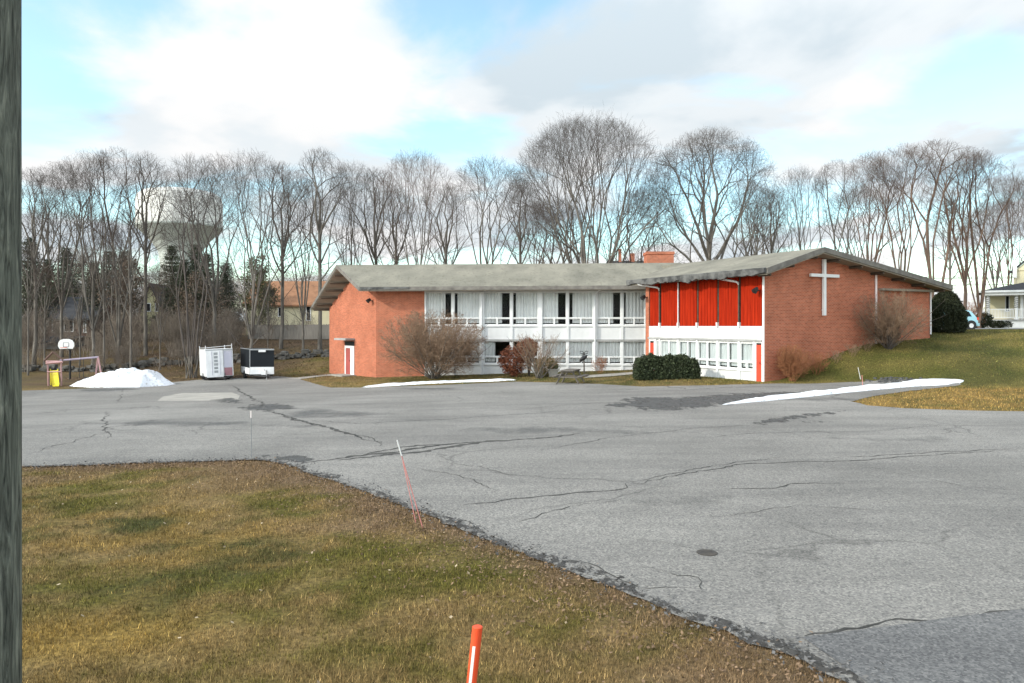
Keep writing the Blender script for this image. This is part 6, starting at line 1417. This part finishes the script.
def car():
    d = 54.0; xr = (979 - 512) / F * d; z0 = tz(xr - 1.5, d + .8); z0 = min(z0, tz(xr, d)) ; t = thing('pale_blue_car', 'pale blue hatchback parked beyond the yew with only its rear showing', 'car', (xr - 2, d + .85, z0))
    P_ = [(0, .30), (.02, .62), (.05, .82), (.16, .95), (.42, 1.32), (.62, 1.42), (1.2, 1.47), (1.9, 1.44), (2.35, 1.28), (2.95, .98), (3.6, .86), (3.95, .74), (4.05, .5), (4.05, .28)]
    n = len(P_); rows = []
    for yo, k in ((0, 0.0), (.08, .35), (.25, .5), (1.45, .5), (1.62, .35), (1.7, 0.0)):
        rows.append([(xr - x - (0.05 if yo in (0, 1.7) else 0) * (1 if x < 2 else -1), d + yo + (max(0, z - .85) * .28 * (1 if yo < .5 else -1) if k < .4 else max(0, z - .85) * .2 * (1 if yo < .5 else -1)), z0 + .02 + z - (0.04 if k == 0 and z > .9 else 0)) for x, z in P_])
    b = MB(); vs_ = [p for r_ in rows for p in r_]; fs = [(i * n + j, i * n + j + 1, (i + 1) * n + j + 1, (i + 1) * n + j) for i in range(5) for j in range(n - 1)] + [tuple(range(n)), tuple(5 * n + j for j in range(n - 1, -1, -1))] + [(i * n, (i + 1) * n, (i + 1) * n + n - 1, i * n + n - 1) for i in range(5)]
    b.add(vs_, fs); body = b.build('body', M['carblue'], t, smooth=False)
    b = MB(); b.prism([(xr - .50, d + .05, z0 + .98), (xr - 1.15, d + .05, z0 + .97), (xr - 1.15, d + .13, z0 + 1.36), (xr - .68, d + .13, z0 + 1.34)], (0, -.02, 0)); b.prism([(xr - 1.22, d + .05, z0 + .97), (xr - 2.5, d + .05, z0 + .96), (xr - 1.95, d + .13, z0 + 1.34), (xr - 1.22, d + .13, z0 + 1.36)], (0, -.02, 0)); b.build('side_window', M['navy'], t)
    b = MB(); b.box(xr - .14, xr - .02, d - .006, d + .25, z0 + .72, z0 + .92); b.build('tail_light', M['red_door'], t)
    b = MB(); b.box(xr - .3, xr + .06, d + .02, d + 1.68, z0 + .28, z0 + .50); b.build('bumper', M['carblue'], t)
    for x in (.58, 3.25):
        for y in (.06, 1.64):
            c = Vector((xr - x, d + y, z0 + .31)); wheel(t, c, .31, .2, (0, 1, 0))
            if y < 1: 
                b = MB(); b.tube([c + Vector((0, -.105, .02)), c + Vector((0, -.085, .02))], .37, 20); b.build('wheel_arch', M['black_metal'], t)
car()
# power wires on the right
def wires():
    t = None
    for k, (z, y) in enumerate(((6.9, 74), (6.3, 74.5), (7.5, 73.5))):
        pass
    a, c = Vector((28, 92, 0)), Vector((120, 92, 0))
    for k, py in enumerate((275.5, 277.5, 285)):
        pts_ = []
        for i in range(25):
            f_ = i / 24; x = 40 + 70 * f_; y = 96 - 4 * f_; pts_.append(Vector((x, y, zpy(py, 92) + 1.1 * (2 * f_ - .6) ** 2 * .5 + 0.3 * k * f_)))
        b = MB(); b.tube(pts_, .04, 5)
        tag(b.build('power_line', M['black_metal']), ['upper power line crossing behind the twin stemmed tree', 'middle power line crossing behind the twin stemmed tree', 'lowest power line running toward the porch roof'][k], 'power line', 'power lines above the porch house')
wires()
# ------------------------------------------------------------------ stone wall and fence behind the lot
def stone_wall(name, label, line, h, seed, n_per_m=9):
    q = openline(line, .5, .15, seed); r_ = random.Random(seed); b = MB()
    for p in q:
        for i in range(int(n_per_m * .5) + 1):
            s_ = r_.uniform(.12, .32); c = Vector((p.x + r_.uniform(-.3, .3), p.y + r_.uniform(-.35, .35), 0)); c.z = tz(c.x, c.y) + r_.uniform(-.05, h)
            pts_ = [c + Vector((s_ * sx_ * r_.uniform(.6, 1.15), s_ * sy_ * r_.uniform(.6, 1.15), s_ * sz_ * r_.uniform(.35, .75))) for sz_ in (-1, 1) for sx_, sy_ in ((-1, -1), (1, -1), (1, 1), (-1, 1))]; b.hexa(pts_)
    return tag(b.build(name, M['stone'], bevel=.03), label, 'stone wall')
stone_wall('stone_wall', 'low tumbled fieldstone wall on the bank behind the trailers', [pd(150, 62), pd(200, 63), pd(262, 64), pd(330, 65)], .5, 3)
stone_wall('stone_wall', 'low stone edge behind the play frame and the snow heap', [pd(20, 60), pd(60, 59.5), pd(110, 60), pd(148, 61.5)], .4, 4)
def fence():
    p0, p1 = pd(248, 82), pd(345, 79); f_ = Fr(p0.xy, p1.xy); n = int(f_.len / 2.2); t = thing('board_fence', 'grey weathered board fence in front of the cream house', 'fence', p0); b = MB(); a = 0
    r_ = random.Random(2)
    while a < f_.len:
        q = f_.p(a, 0, 0); z = tz(q.x, q.y); f_.box(b, a, a + .135, 0, .02, z + .05, z + 1.62 + r_.uniform(-.04, .04)); a += .145
    for zz_ in (.4, 1.3):
        for i in range(n):
            q0, q1 = f_.p(i * 2.2, 0, 0), f_.p((i + 1) * 2.2, 0, 0); b.tube([f_.p(i * 2.2, -.03, tz(q0.x, q0.y) + zz_), f_.p((i + 1) * 2.2, -.03, tz(q1.x, q1.y) + zz_)], .04, 4)
    b.build('boards', M['fence'], t)
    for i in range(n + 1):
        q = f_.p(i * 2.2, -.09, 0); z = tz(q.x, q.y); b = MB(); b.tube([Vector((q.x, q.y, z - .2)), Vector((q.x, q.y, z + 1.75))], .07, 4); b.build('post', M['fence'], t)
fence()
